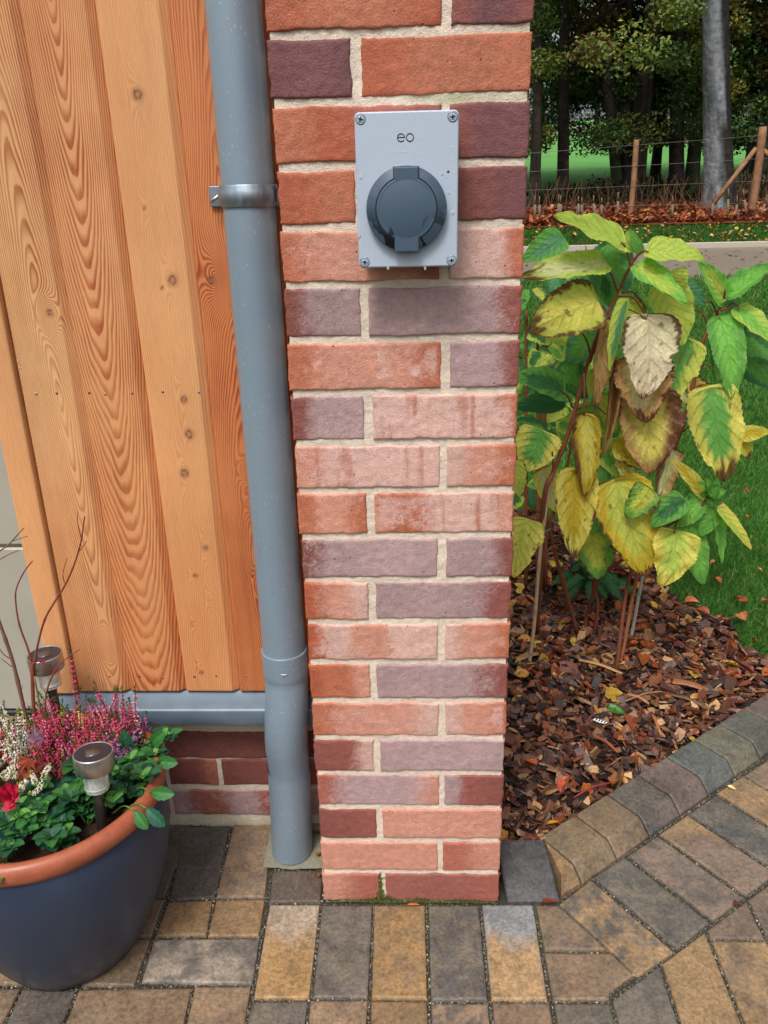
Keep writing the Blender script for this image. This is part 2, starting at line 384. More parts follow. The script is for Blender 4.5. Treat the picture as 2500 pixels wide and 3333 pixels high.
# paving -----------------------------------------------------------
sheet('paving_bed', np.linspace(-3, 4, 20), np.linspace(-3, .62, 12), lambda X, Y: 0*X-.007, M['sand'])
TAN, BRN, DRK, PAL, ORG, GRY, PUR = [lin(c) for c in ((158, 128, 92), (140, 116, 92), (98, 88, 80), (180, 164, 146), (166, 132, 88), (122, 112, 98), (124, 106, 92))]
pv = MB(); edges = []
def clip_poly(P, a, b):
    """keep the part of P left of the line a->b"""
    out = []; n = len(P); d = np.array(b)-np.array(a)
    s = [d[0]*(p[1]-a[1])-d[1]*(p[0]-a[0]) for p in P]
    for i in range(n):
        j = (i+1) % n
        if s[i] >= 0: out.append(P[i])
        if s[i]*s[j] < 0: t = s[i]/(s[i]-s[j]); out.append(tuple(np.array(P[i])+t*(np.array(P[j])-np.array(P[i]))))
    return out
def paver(P, c0, amt=.5, c1=None, z=0., ax=None):
    P = np.array(P, float)
    area = .5*np.sum(P[:, 0]*np.roll(P[:, 1], -1)-np.roll(P[:, 0], -1)*P[:, 1])
    if abs(area) < 1e-4: return
    if area < 0: P = P[::-1]
    z = z+rng.uniform(-.0012, .0012); c = P.mean(0); n = len(P)
    edges.extend([(P[i], P[(i+1) % n]) for i in range(n)])
    def inset(d):
        r = []
        for i in range(n):
            a, b, e = P[i-1], P[i], P[(i+1) % n]; u = (b-a)/np.linalg.norm(b-a); w = (e-b)/np.linalg.norm(e-b)
            n1 = np.array([-u[1], u[0]]); n2 = np.array([-w[1], w[0]]); m = (n1+n2); m /= max(np.dot(m, n1), .35); r.append(b+m*d)
        return np.array(r)
    R = [(inset(.0002), -.05), (inset(.0004), -.0042), (inset(.0018), -.0012), (inset(.005), 0)]
    V = np.concatenate([np.c_[r, np.full(n, z+h)] for r, h in R])
    F = [[k*n+i, k*n+(i+1) % n, (k+1)*n+(i+1) % n, (k+1)*n+i] for k in range(3) for i in range(n)]
    c0 = np.array(c0)*rng.uniform(.93, 1.07)
    fl = [np.array(F)]
    if n == 4:
        T = inset(.005); q = 26; s, t = np.meshgrid(np.linspace(0, 1, q), np.linspace(0, 1, q), indexing='ij'); s, t = s[..., None], t[..., None]
        G = (T[0]*(1-s)+T[1]*s)*(1-t)+(T[3]*(1-s)+T[2]*s)*t
        GG = G.reshape(-1, 2); nG = len(GG); GG = np.concatenate([GG, V[:, :2]]); col = np.broadcast_to(c0, (len(GG), 3)).copy()
        if c1 is not None:
            f = (GG[:, 1]-GG[:, 1].min())/(np.ptp(GG[:, 1])) if ax is None else ((GG-c) @ np.array(ax))
            f = f+.22*fbm(GG[:, 0]*30, GG[:, 1]*30, 0, 3, 4); w = sst(.50, .85, f)*.85 if ax is None else sst(-.01, .03, f)
            col = mixc(c0, np.array(c1), w)
        pv.add(V, fl, col[nG:], amt); GG, col = GG[:nG], col[:nG]
        pv.add(np.c_[GG, np.full(len(GG), z)], gridf(q, q)[:, ::-1] if area*0 else gridf(q, q), col, amt)
    else:
        fl.append(np.array([[3*n+i for i in range(n)]])); pv.add(V, fl, c0, amt)
DRY = (.055, 0)
PV = [  # traced layout in metres: corners, tone, blotchiness, second tone towards the wall
 ([(-.313, .190), (-.220, .194), (-.208, .004), (-.297, -.001)], DRK*.85, .9, None),
 ([(-.213, .197), (-.129, .197), (-.113, .006), (-.207, .004)], BRN, .5, None), ([(-.206, .001), (-.112, .003), (-.109, -.080), (-.203, -.081)], TAN*.8, .3, None),
 ([(-.296, -.004), (-.211, .001), (-.206, -.079), (-.299, -.082)], TAN*.75, .25, None),
 ([(-.299, -.087), (-.107, -.083), (-.103, -.174), (-.295, -.172)], PAL*.72, .8, None),
 ([(-.396, -.187), (-.205, -.182), (-.200, -.275), (-.394, -.275)], BRN*.9, .2, None), ([(-.201, -.180), (-.105, -.178), (-.102, -.275), (-.196, -.275)], BRN*.95, .25, None),
 ([(-.493, -.187), (-.400, -.189), (-.398, -.275), (-.492, -.275)], DRK, .5, None),
 ([(-.109, .072), (-.008, .073), (-.006, -.005), (-.104, -.006)], PUR*.62, .3, None),
 ([(-.102, -.009), (-.007, -.009), (-.004, -.199), (-.098, -.200)], ORG*.97, .12, PAL*.85), ([(-.003, -.010), (.092, -.009), (.093, -.197), (.000, -.198)], GRY*.9, .75, None),
 ([(.095, -.010), (.190, -.009), (.191, -.198), (.098, -.198)], ORG*.82, .4, None), ([(.196, -.009), (.290, -.008), (.290, -.198), (.196, -.200)], GRY*.85, .9, None),
 ([(.296, -.007), (.391, -.006), (.388, -.197), (.295, -.198)], TAN*1.05, .12, lin((128, 136, 142))),
 ([(-.100, -.204), (-.006, -.202), (-.005, -.39), (-.100, -.39)], GRY*.8, .6, None), ([(-.002, -.202), (.093, -.201), (.092, -.39), (.0, -.39)], BRN, .3, None), ([(.098, -.201), (.191, -.201), (.190, -.39), (.098, -.39)], TAN*.75, .3, None),
 ([(.196, -.203), (.290, -.202), (.290, -.39), (.198, -.39)], BRN, .9, None), ([(.296, -.201), (.390, -.200), (.390, -.39), (.296, -.39)], BRN*.85, .5, None),
 ([(.396, -.008), (.437, -.007), (.509, -.102), (.396, -.103)], BRN*.85, .5, None), ([(.396, -.107), (.511, -.106), (.541, -.148), (.492, -.182), (.489, -.195), (.395, -.197)], BRN*.9, .4, None),
 ([(.397, -.201), (.488, -.199), (.488, -.39), (.397, -.39)], GRY*.8, .6, None),
 ([(.440, -.002), (.511, .056), (.622, -.103), (.546, -.152)], TAN*.95, .9, None), ([(.517, .062), (.588, .112), (.703, -.042), (.628, -.098)], GRY*.85, .8, None), ([(.596, .117), (.669, .170), (.786, .014), (.711, -.037)], PUR*1.05, .75, None),
 ([(.675, .176), (.749, .231), (.868, .073), (.792, .020)], PUR*1.05, .2, TAN*.95), ([(.755, .236), (.829, .292), (.949, .132), (.874, .077)], GRY*.85, 1., None), ([(.834, .297), (.909, .351), (1.03, .191), (.954, .137)], TAN*.9, .4, None)]
for P, a, b, c in PV: paver(P, a, b, c)
for k in range(1, 14):
    o = np.array((.0805, .0575))*k*1.01; paver([tuple(np.array(p)+o) for p in PV[-1][0]], [TAN, BRN, GRY, PUR][k % 4]*.9, rng.uniform(.2, .9))
for k in range(20):       # upright columns right of the diagonal row, their heads cut to it
    x0 = .493+.0995*k; x1 = x0+.095; br = [-.27, -.46] if k % 2 == 0 or k == 1 else [-.161, -.352]
    if k == 1: br = [-.285, -.47]
    ys = [2.] + br + [-.7]
    for j in range(3):
        P = [(x0, ys[j]-.003), (x1, ys[j]-.003), (x1, ys[j+1]+.002), (x0, ys[j+1]+.002)]
        P = clip_poly(P, (.79+.695, .010+.48), (.493, -.195))
        while j == 0 and len(P) > 2 and max(p[1] for p in P)-min(p[1] for p in P) > .26:   # long strips become several pavers
            lo = min(p[1] for p in P); paver(clip_poly(P, (9, lo+.188), (0, lo+.188)), [TAN, BRN, GRY][rng.integers(3)]*.9, rng.uniform(.2, .8)); P = clip_poly(P, (0, lo+.192), (9, lo+.192))
        if len(P) > 2: paver(P, ([GRY, TAN*.98, PUR, PUR*.95][k % 4])*.88 if j == 0 else [BRN, GRY, TAN][(k+j) % 3]*.85, [.6, .15, .1, .4][k % 4], )
for bx in range(11):      # the bay under and left of the pot
    x0 = -.303-.096*(bx+1)
    if x0 < -1.45: break
    for (a, b) in ((.195, .004), (.0, -.082), (-.087, -.180)):
        if bx == 0 and a == .195 and False: continue
        paver([(x0+.003, a), (x0+.095, a), (x0+.095, b), (x0+.003, b)], [TAN, BRN, DRK*1.1][rng.integers(3)]*.85, rng.uniform(.2, .7))
    if bx > 0: paver([(x0+.003-.096, -.187), (x0-.001, -.187), (x0-.001, -.275), (x0-.093, -.275)], BRN*.8, .4)
for bx in range(12):
    for y0 in (-.28, -.475): paver([(-.102-.096*bx-.094, y0), (-.102-.096*bx, y0), (-.102-.096*bx, y0-.19), (-.102-.096*bx-.094, y0-.19)], [TAN, BRN, GRY][rng.integers(3)]*.85, .5)
for bx in range(6): paver([(-.10+.0985*bx, -.395), (-.006+.0985*bx, -.395), (-.006+.0985*bx, -.585), (-.10+.0985*bx, -.585)], [TAN, BRN, GRY][rng.integers(3)]*.85, .5)
for bx in range(9):       # apron in front of the garage door
    for y0 in (.205, .40): paver([(-.62-.1*bx, y0), (-.525-.1*bx, y0), (-.525-.1*bx, y0+.188), (-.62-.1*bx, y0+.188)], BRN*.85, .5)
tag(pv.build('block_paving', M['paver'], smooth=False), kind='structure')
# kerb of bevelled blocks along the planting bed
KU, KN, KF = np.array((.794, .608)), np.array((-.608, .794)), np.array((.572, .104))
kb = MB(); kcol = [lin((132, 112, 86)), lin((134, 112, 88)), lin((112, 102, 92)), lin((116, 98, 90)), lin((94, 97, 92)), lin((114, 108, 90)), lin((100, 98, 88)), lin((106, 92, 82))]
def kerbblock(F0, U, N, w, D, col, amt, prof=None):
    prof = prof or [(0, -.05), (0, .003), (.0015, .0055), (.022, .029), (.026, .0325), (.031, .034), (D-.004, .034), (D-.0005, .031), (D, -.05)]
    s = np.array([.0005, .003, *np.linspace(.006, w-.006, 8), w-.003, w-.0005]); dz = np.array([-.003, -.0006]+[0]*8+[-.0006, -.003])
    V = []
    for i, si in enumerate(s):
        for d, z in prof:
            p = np.array(F0)+np.array(U)*si+np.array(N)*d; V.append((p[0], p[1], z+(dz[i] if z > 0 else 0)))
    F = [gridf(len(s), len(prof)), np.array([list(range(len(prof)))]), np.array([[(len(s)-1)*len(prof)+k for k in range(len(prof))][::-1]])]
    V = np.array(V); kb.add(V, F, mixc(np.array(col)*rng.uniform(.9, 1.05), np.array(col)*.72, sst(.0, .5, fbm(V[:, 0]*14, V[:, 1]*14, 0, 77))), amt)
for k in range(-1, 16):
    f = KF+KU*.1013*k
    kerbblock(f, KU, KN, .099, .112, kcol[(k+1) % 8], [.25, .3, .5, .35, .3, .45, .5][(k+1) % 7])
    edges.append((f, f+KU*.099)); edges.append((f, f+KN*.05))
kerbblock((.343, -.003), (1, 0.02), (-.10, 1), .098, .125, lin((84, 80, 82)), .5, [(0, -.05), (0, .003), (.003, .007), (.02, .013), (.045, .021), (.075, .029), (.121, .033), (.1245, .030), (.125, -.05)])
V = np.array([(.445, .012, -.05), (.486, .040, -.05), (.425, .126, -.05), (.445, .012, .004), (.486, .040, .004), (.449, .036, .030), (.474, .058, .031), (.430, .118, .032)])
kb.add(V, [np.array([[0, 1, 4, 3], [3, 4, 6, 5]]), np.array([[5, 6, 7]]), np.array([[1, 2, 7, 6]]), np.array([[0, 3, 5, 7]])], TAN*.8, .4)
tag(kb.build('edging_kerb', M['paver'], smooth=False), kind='structure')
# grit in the joints
gb = MB(); edges = [(np.array(a), np.array(b)) for a, b in edges]
OV = np.array([(1, 0, 0), (-1, 0, 0), (0, 1, 0), (0, -1, 0), (0, 0, 1), (0, 0, -1)], float); OF = np.array([[0, 2, 4], [2, 1, 4], [1, 3, 4], [3, 0, 4], [2, 0, 5], [1, 2, 5], [3, 1, 5], [0, 3, 5]])
for a, b in edges:
    L = np.linalg.norm(b-a); u = (b-a)/max(L, 1e-6); nn = np.array([u[1], -u[0]])
    if a[0] > 1.35 or a[0] < -.75 or a[1] < -.42: continue
    for k in range(int(L*260)):
        p = a+u*rng.uniform(0, L)+nn*rng.uniform(.0005, .0045); s = rng.uniform(.0010, .0024)*(1.5 if rng.random() < .07 else 1)
        g = rng.random(); c = lin((120, 114, 100)) if g < .75 else lin((78, 84, 80)) if g < .93 else lin((196, 186, 160))
        R = np.linalg.qr(rng.normal(size=(3, 3)))[0]; gb.add((OV*rng.uniform(.7, 1.2, (6, 1))*s) @ R.T+np.array([p[0], p[1], -.005+rng.uniform(0, .0028)]), OF, c*rng.uniform(.6, 1.1))
tag(gb.build('joint_grit', M['gravel'], smooth=False), 'fine grit and small stones filling the paving joints', 'grit', kind='stuff')
# concrete pad under the pipe
pb = MB()
qx = np.linspace(-.130, -.004, 24); qy = np.linspace(.075, .196, 24); A, B = np.meshgrid(qx, qy, indexing='ij')
pb.add(np.stack([A+.002*fbm(B*60, A*9, 0, 2), B+.003*fbm(A*60, 0, 0, 4), .002+.003*fbm(A*40, B*40, 0, 8)+.004*sst(.15, .19, B)], -1).reshape(-1, 3), gridf(24, 24), lin((134, 132, 112)))
tag(pb.build('concrete_pad', M['mortar']), kind='structure')

# ------------------------------------------------------------------ brickwork
B_OR, B_OR2, B_PL, B_PK, B_MV, B_SL, B_DR, B_RD, B_BR = [lin(c) for c in ((180, 90, 56), (190, 108, 76), (116, 68, 70), (224, 178, 166), (186, 153, 153), (210, 144, 122), (142, 78, 70), (174, 98, 82), (160, 94, 82))]
def brickmesh(mb, x0, x1, z0, z1, yf, depth, cols, seed, bloom=.0, streak=0., res=.0028, sx=1):
    """a single brick: rough rounded front, plain flanks. cols = tones at 0, .. 1 along its length"""
    nu = max(6, int((x1-x0)/res)); nv = max(6, int((z1-z0)/res)); r = .0030
    def axis(a, b, n):
        m = np.linspace(a, b, n); e = np.array([a, a, a+.0006, a+.0015]); f = np.array([b-.0015, b-.0006, b, b])
        return np.concatenate([e, m[(m > a+.002) & (m < b-.002)], f])
    U, W = axis(x0, x1, nu), axis(z0, z1, nv); A, B = np.meshgrid(U, W, indexing='ij')
    ed = np.minimum(np.minimum(A-x0, x1-A), np.minimum(B-z0, z1-B)); ed = np.maximum(ed, 0)
    rr = r*(1+.5*fbm(A*50, B*50, 0, seed)); t = np.clip(1-ed/rr, 0, 1); y = yf+rr*(1-np.sqrt(np.maximum(1-t*t, 0)))
    y = y+.0004*fbm(A*45, B*90, 0, seed+3, 3)+.0006*fbm(A*170, B*170, 0, seed+4, 2)+.001*fbm(A*12, B*12, 0, seed+5)
    chip = sst(.42, .75, fbm(A*28, B*28, 0, seed+8))*sst(.010, .0, ed); y = y+.0012*chip
    dx = .0016*fbm(B*60, seed, 0, seed+6)+.0008*fbm(B*230, seed, A*30, 3); dz = .0019*fbm(A*38, seed, 0, seed+7, 4)+.0009*fbm(A*200, seed, B*30, 5)
    y[[0, -1], :] = yf+depth; y[:, [0, -1]] = yf+depth
    X, Z = A+dx, B+dz
    s = (A-x0)/(x1-x0)+.10*fbm(A*25, B*22, 0, seed+9)+.06*fbm(A*90, B*70, 0, seed+10)+.10*(np.random.default_rng(seed).random(A.shape)-.5)
    if sx < 0: s = 1-s
    k = np.linspace(0, 1, len(cols)); c = np.zeros(A.shape+(3,)); c[:] = cols[0]
    for i in range(1, len(cols)):
        c = mixc(c, cols[i], sst(k[i-1]+(k[i]-k[i-1])*.2, k[i]-(k[i]-k[i-1])*.2, s))
    c = c*(1+.10*fbm(A*60, B*60, 0, seed+11))[..., None]
    bl = np.zeros_like(A)
    s = s
    if bloom:
        bl = bloom*sst(-.15, .5, fbm(A*22, B*26, 0, seed+12)+.35*fbm(A*140, B*140, 0, seed+13))*sst(0, .012, ed)
        pass
    if streak:
        st = streak*sst(.15, .5, fbm(A*95, B*7, 0, seed+14)); c = mixc(c, B_OR*.95, st)
    mb.add(np.stack([X, y, Z], -1).reshape(-1, 3), gridf(len(U), len(W)), c.reshape(-1, 3), np.clip(bl, 0, 1).ravel())
H, G, P_W = .1025, .011, .3275
COURSES = {  # course: (tones of left brick, tones of right brick, bloom L, bloom R, streak L, streak R)
 22: ([B_PL, B_PL], [B_OR, B_OR], 0, 0, 0, 0), 21: ([B_OR, B_OR], [B_PL, B_PL], 0, 0, 0, 0),
 20: ([B_OR, B_OR2, B_OR], [B_DR, B_PL, B_DR], .05, .0, 0, 0), 19: ([B_PL*1.05, B_PL*1.15, B_PL], [B_OR, B_OR2*.92, B_OR2], 0, .06, 0, 0),
 18: ([B_OR2, B_OR, B_RD, B_DR], [B_DR, B_PL*1.1, B_PL*1.15], .05, .03, 0, 0), 17: ([B_OR, B_OR2], [B_PL, B_PL*1.1, B_DR*.95, B_PL*1.1], .05, .03, 0, 0),
 16: ([B_OR2, B_SL, B_SL, B_RD], [B_PK*.95, B_PK*.95, B_OR2], .25, .45, 0, 0), 15: ([B_DR*.9, B_MV*.72, B_MV*.8], [B_MV*.85, B_MV*.95, B_MV*.92, B_MV*.85, B_DR*1.15], .1, .25, 0, .0),
 14: ([B_OR2, B_SL, B_SL*1.05, B_OR2], [B_MV*.95, B_MV, B_DR], .45, .15, 0, 0), 13: ([B_DR*.95, B_MV*.95, B_MV], [B_PK*.92, B_PK, B_PK, B_PK*.97, B_OR2], .1, .35, 0, .6),
 12: ([B_SL, B_PK*.95, B_PK, B_PK], [B_PK*.9, B_SL, B_OR2], .5, .3, .5, 0), 11: ([B_OR2, B_SL*1.08, B_OR2], [B_SL, B_OR2, B_PK, B_PK, B_SL], .4, .4, 0, .7),
 10: ([B_DR*.85, B_MV*.9, B_MV, B_MV*1.02, B_MV*.95], [B_MV*.9, B_MV*.85, B_DR], .1, .05, 0, 0), 9: ([B_OR, B_SL, B_PK*.92], [B_MV*.85, B_MV*.92, B_MV*.85, B_DR*1.1], .2, .05, 0, 0),
 8: ([B_OR, B_PK*.95, B_SL, B_PK, B_PK*.95], [B_PK*.95, B_SL, B_OR2], .3, .3, 0, 0), 7: ([B_OR, B_OR2, B_SL], [B_MV*.85, B_MV*.92, B_MV*.9, B_DR*1.1], .05, .1, 0, 0),
 6: ([B_OR2, B_SL, B_SL*1.02, B_PK*.9], [B_PK*.92, B_SL, B_OR2], .2, .45, 0, 0), 5: ([B_DR, B_DR*1.1, B_PK*.85], [B_MV*.95, B_MV, B_MV*.95], .1, .1, 0, 0),
 4: ([B_RD, B_MV, B_MV, B_SL*.95], [B_MV*.9, B_DR*1.15, B_DR], .15, .05, 0, 0), 3: ([B_DR, B_DR*1.05, B_DR*1.2], [B_SL, B_SL*1.02, B_SL], .0, .15, 0, 0),
 2: ([B_SL, B_SL*.98, B_SL], [B_RD*1.1, B_SL*.92], .1, .0, 0, 0), 1: ([B_SL*.9, B_RD], [B_BR, B_BR*.95, B_RD*.9], .08, .0, 0, 0)}
pier = thing('brick_pier', (P_W/2, .1, 0), 'red multi-tone brick pier with pale mortar joints between downpipe and garden', 'pier')
bw = MB()
for n, (cl, cr, bl, br, sl, sr) in COURSES.items():
    z0 = (n-1)*.075+.0002*rng.normal(); z1 = z0+.065
    jit = rng.uniform(-.003, .003); xs = H if n % 2 == 1 else .215
    xs += jit; gp = G+rng.uniform(-.001, .003); off = rng.uniform(-.0015, .0015); o2 = rng.uniform(-.0012, .0012)
    brickmesh(bw, 0+off, xs, z0, z1, o2*.6, .095, cl, n*31+1, bl, sl); brickmesh(bw, xs+gp, P_W+off, z0, z1, -o2*.6, .095, cr, n*31+2, br, sr)
    for j, y0 in enumerate((.113, .225)):      # plain bricks further back along the flanks
        for x0, x1 in ((.001, .102), (P_W-.102, P_W-.001)): box(bw, (x0, y0-.010 if False else y0, z0), (x1, y0+.100, z1), [B_OR, B_PL, B_SL, B_MV][(n+j) % 4], bev=.004)
bw.build('brickwork', M['brick'], pier)
mo = MB(); MC = lin((216, 200, 182)); MG = lin((176, 174, 142))
mx = np.linspace(.0035, P_W-.0035, 110); mz = np.linspace(-.03, 1.64, 560); A, B = np.meshgrid(mx, mz, indexing='ij')
y = .0030+.0015*fbm(A*42, B*70, 0, 41)+.0006*fbm(A*190, B*190, 0, 42)
gr = sst(.05, .5, fbm(A*9, B*14, 0, 43))*sst(1.28, 1.35, B)*sst(1.44, 1.38, B)*.9+sst(.03, .0, B)*.8
mo.add(np.stack([A, y, B], -1).reshape(-1, 3), gridf(110, 560), mixc(MC*(1+.08*fbm(A*30, B*30, 0, 44))[..., None], MG, gr).reshape(-1, 3))
box(mo, (.0036, .008, -.03), (P_W-.0036, .32, 1.64), MC)
mo.build('mortar', M['mortar'], pier)
ms = MB()          # moss at the foot and on the lowest perpend
def mossblob(mb, p, s, n, c=(74, 84, 26)):
    for k in range(n):
        q = np.array(p)+rng.normal(size=3)*np.array(s); R = np.linalg.qr(rng.normal(size=(3, 3)))[0]
        mb.add((OV*rng.uniform(.0006, .0017)) @ R.T+q, OF, lin(c)*rng.uniform(.5, 1.4))
for x in np.linspace(.012, P_W-.004, 70):
    h = .002+.009*max(0, vn(x*32, 3.3, 0, 5))+.012*math.exp(-((x-.108)/.008)**2); mossblob(ms, (x, -.0025, h*.5), (.003, .0013, h*.5), int(7+h*1600))
for k in range(26): mossblob(ms, (.107, .001, .003+.0024*k), (.0025, .0006, .002), 8)
ms.build('moss', M['soft'], pier, smooth=False)

# ------------------------------------------------------------------ timber clad wall with its brick plinth
YW, YP = .165, .195
wall = thing('clad_wall', (-.26, .20, 0), 'larch boarded house wall on a grey flashing and low brick plinth', 'wall')
def ringfield(x, z, kind):
    """distance from the pith for a flat sawn board; x metres from the board's middle"""
    kn = []; amp = .0025
    if kind == 0: d = .012+.055*np.abs(z-.93)**1.0+.0*z; x0 = .010+.012*np.sin(z*3.1); kn = [(.018, 1.068, .015, .030, .022), (-.038, .99, .010, .016, .012), (-.030, .83, .016, .02, .03), (.02, .46, .014, .03, -.02)]
    elif kind == 1: d = .004+.085*(1.62-z)*.9; x0 = -.006+.004*np.sin(z*4)
    elif kind == 2: d = .075+.02*np.sin(z*2.2); x0 = .09+.03*np.sin(z*1.3); kn = [(-.006, 1.38, .010, .035, .010), (-.012, 1.22, .010, .03, .008), (.012, 1.12, .010, .04, .012), (.010, .93, .009, .035, .012), (.012, .87, .009, .03, .012), (-.002, .80, .010, .05, .012), (.020, .655, .008, .03, .010), (-.008, .60, .008, .02, .008), (.02, .55, .009, .025, .01), (-.018, .50, .007, .018, .007), (-.016, .41, .009, .02, .01)]
    elif kind == 3: d = .014+.06*np.abs(z-.62); x0 = .006+.010*np.sin(z*6); kn = [(-.022, 1.12, .02, .045, .022), (.012, .585, .013, .028, .028), (.0, .80, .014, .02, .012), (.01, .735, .016, .02, .012), (.012, 1.3, .01, .05, .012)]; amp = .0045
    else: d = .11; x0 = -.12
    r = np.sqrt((x-x0)**2+d**2)+amp*fbm(x*22, z*4.5, kind*7.3, 60+kind, 3)+.0009*fbm(x*90, z*16, kind, 66+kind, 2)
    K = np.zeros_like(x)
    for a, b, sx_, sz_, am in kn:
        e = ((x-a)/sx_)**2+((z-b)/sz_)**2; r = r+am*np.exp(-e)+am*.6*np.exp(-np.sqrt(e*6))
    return r*[1.45, 1.35, 1.2, 1.55, 1.2][kind]
BX = [-.4765, -.3745, -.2665, -.1620, -.0560, .0]
wm = [(1.15, .10), (1.4, .38), (.5, .28), (1.6, 1.0), (1.4, .9)]
KNOTS = {0: [(.020, 1.070, .004)], 2: [(-.006, 1.378, .0062), (.014, 1.117, .0062), (-.016, 1.223, .002), (-.004, 1.105, .0022), (.010, .925, .0045), (.012, .865, .0062), (-.004, .796, .0062), (.018, .655, .0038), (-.006, .60, .003), (-.018, .395, .0035)], 3: [(-.030, 1.115, .005)]}
for i in range(5):
    b = MB(); x0, x1 = BX[i], BX[i+1]; cx = (x0+x1)/2
    # section: sharp little lip at the left, flat face, long bevel falling to the seam at the right
    xs = np.concatenate([[x0+.0008, x0+.0008, x0+.0022, x0+.0036], np.linspace(x0+.006, x1-.015, 36), np.linspace(x1-.0135, x1-.0004, 8), [x1-.0004]])
    ys = np.where(xs > x1-.0140, (xs-(x1-.0140))/.0136*.0085, 0)+YW; ys[0] = YW+.02; ys[1] = YW+.0028; ys[2] = YW+.001; ys[3] = YW+.0002; ys[-1] = YW+.02
    zs = np.concatenate([[.3525, .3525, .3540], np.linspace(.357, 1.64, 420), [2.3]])
    A, B = np.meshgrid(xs, zs, indexing='ij'); Y = np.broadcast_to(ys[:, None], A.shape).copy(); Y[:, 0] = YW+.02; Y[:, 1] = np.minimum(Y[:, 1]+.001, YW+.02)
    bulge = .0009*fbm(A*6, B*3, 0, 70+i); Y[1:-1, 1:] += bulge[1:-1, 1:]
    r = ringfield(A-cx, B, i)
    K = np.zeros_like(A)
    for a, zz, rr in KNOTS.get(i, []): e = np.sqrt((A-cx-a)**2+((B-zz)*.9)**2)/rr; e = e*(1+.18*fbm((A-cx)*160, B*160, i, 90)); K = np.maximum(K, np.maximum(sst(1.12, .9, e)*(.45+.55*sst(.45, .9, e)), .35*sst(2.2, 1., e)))
    bev = np.broadcast_to((xs > x1-.0142)[:, None], A.shape)
    dk, tone = wm[i]; tn = np.clip(tone+.25*fbm(A*8, B*2, 0, 80+i)+.25*bev+.28*sst(1.1, .4, B), 0, 1); dk = np.clip(dk*(1+.35*fbm(A*6, B*2.2, 0, 84+i)), 0, 1.9)
    b.add(np.stack([A, Y, B], -1).reshape(-1, 3), gridf(len(xs), len(zs)), np.stack([dk, tn, K], -1).reshape(-1, 3), r.ravel())
    o = b.build('cladding_board', M['wood'], wall)
b = MB()   # narrow corner board beside the garage opening
xs = np.array([-.5265, -.5265, -.525, *np.linspace(-.522, -.4845, 12), -.4815, -.480, -.480]); ys = np.array([.60, YW-.004, YW-.006, *([YW-.0065]*12), YW-.006, YW-.004, YW+.02])
zs = np.concatenate([[.3525, .3525], np.linspace(.355, 1.64, 300), [2.3]]); A, B = np.meshgrid(xs, zs, indexing='ij'); Y = np.broadcast_to(ys[:, None], A.shape).copy(); Y[:, 0] = np.maximum(Y[:, 0], YW+.02)
b.add(np.stack([A, Y, B], -1).reshape(-1, 3), gridf(len(xs), len(zs)), np.stack([np.full(A.shape, .28), np.full(A.shape, .42), 0*A], -1).reshape(-1, 3), ringfield(A+.5, B, 4).ravel())
b.build('corner_board', M['wood'], wall)
for zz, xl in ((.938, [-.452, -.417, -.374+.012, -.336, -.290, -.238, -.178]), (.386, [-.452, -.410, -.352, -.306, -.246, -.204, -.146])):
    for k, x in enumerate(xl):
        b = MB(); lathe(b, [(0, .0008), (.0012, .0006), (.0021, 0), (.0026, -.003)], n=10, M=Matrix.Translation((x, YW-.0005, zz+rng.uniform(-.002, .002))) @ Matrix.Rotation(math.pi/2, 4, 'X'))
        b.build('nail_head', M['dark_steel'] if k % 3 else M['galv'], wall)
# flashing: sloped top, rounded nose, upright face
prof = [(.19, .362), (.176, .350), (.150, .336), (.138, .3325), (.1345, .3305), (.1335, .327), (.1335, .2985), (.1345, .297), (.139, .297), (.139, .31)]
b = MB(); xs = np.linspace(-.528, -.002, 40); V = [(x, y+.0003*vn(x*20, i, 0, 3), z+.0004*vn(x*15, 0, 0, 4)) for x in xs for i, (y, z) in enumerate(prof)]
b.add(V, [gridf(40, len(prof)), np.array([list(range(len(prof)))])], None); b.build('flashing', M['flash'], wall)
b = MB(); box(b, (-.527, .204, -.02), (.0, .40, .346), lin((90, 80, 70))); 
A, B = np.meshgrid(np.linspace(-.527, .0, 130), np.linspace(-.03, .32, 90), indexing='ij')
b.add(np.stack([A, YP+.003+.0012*fbm(A*50, B*50, 0, 51)-.004*sst(.028, .0, B)*(1+fbm(A*30, 0, 0, 5)), B], -1).reshape(-1, 3), gridf(130, 90), mixc(MC*.88, MG*.85, .55*sst(.05, 0, B)).reshape(-1, 3))
b.build('plinth_mortar', M['mortar'], wall)
b = MB()
for r, (z0, xj) in enumerate(((.0255, [-.56, -.345, -.118, .11]), (.1035, [-.455, -.345, -.2335, -.006, .2]), (.1715, [-.56, -.345, -.12, .11]), (.2515, [-.46, -.2330, -.006]))):
    for k in range(len(xj)-1):
        a, c = max(xj[k]+.010, -.527), min(xj[k+1], -.001)
        if c-a < .02: continue
        tones = [[B_MV*.82, B_RD*.8, B_MV*.9, B_RD*.7], [B_DR*.72, B_DR*.8, B_RD*.9], [B_DR*.75, B_DR*.7], [B_OR*.8, B_PL*.8]][r]
        brickmesh(b, a, c, z0, z0+.064, YP, .09, tones[:], 900+r*10+k, .25 if r == 0 else .03, 0, res=.004)
b.build('plinth_brickwork', M['brick'], wall)

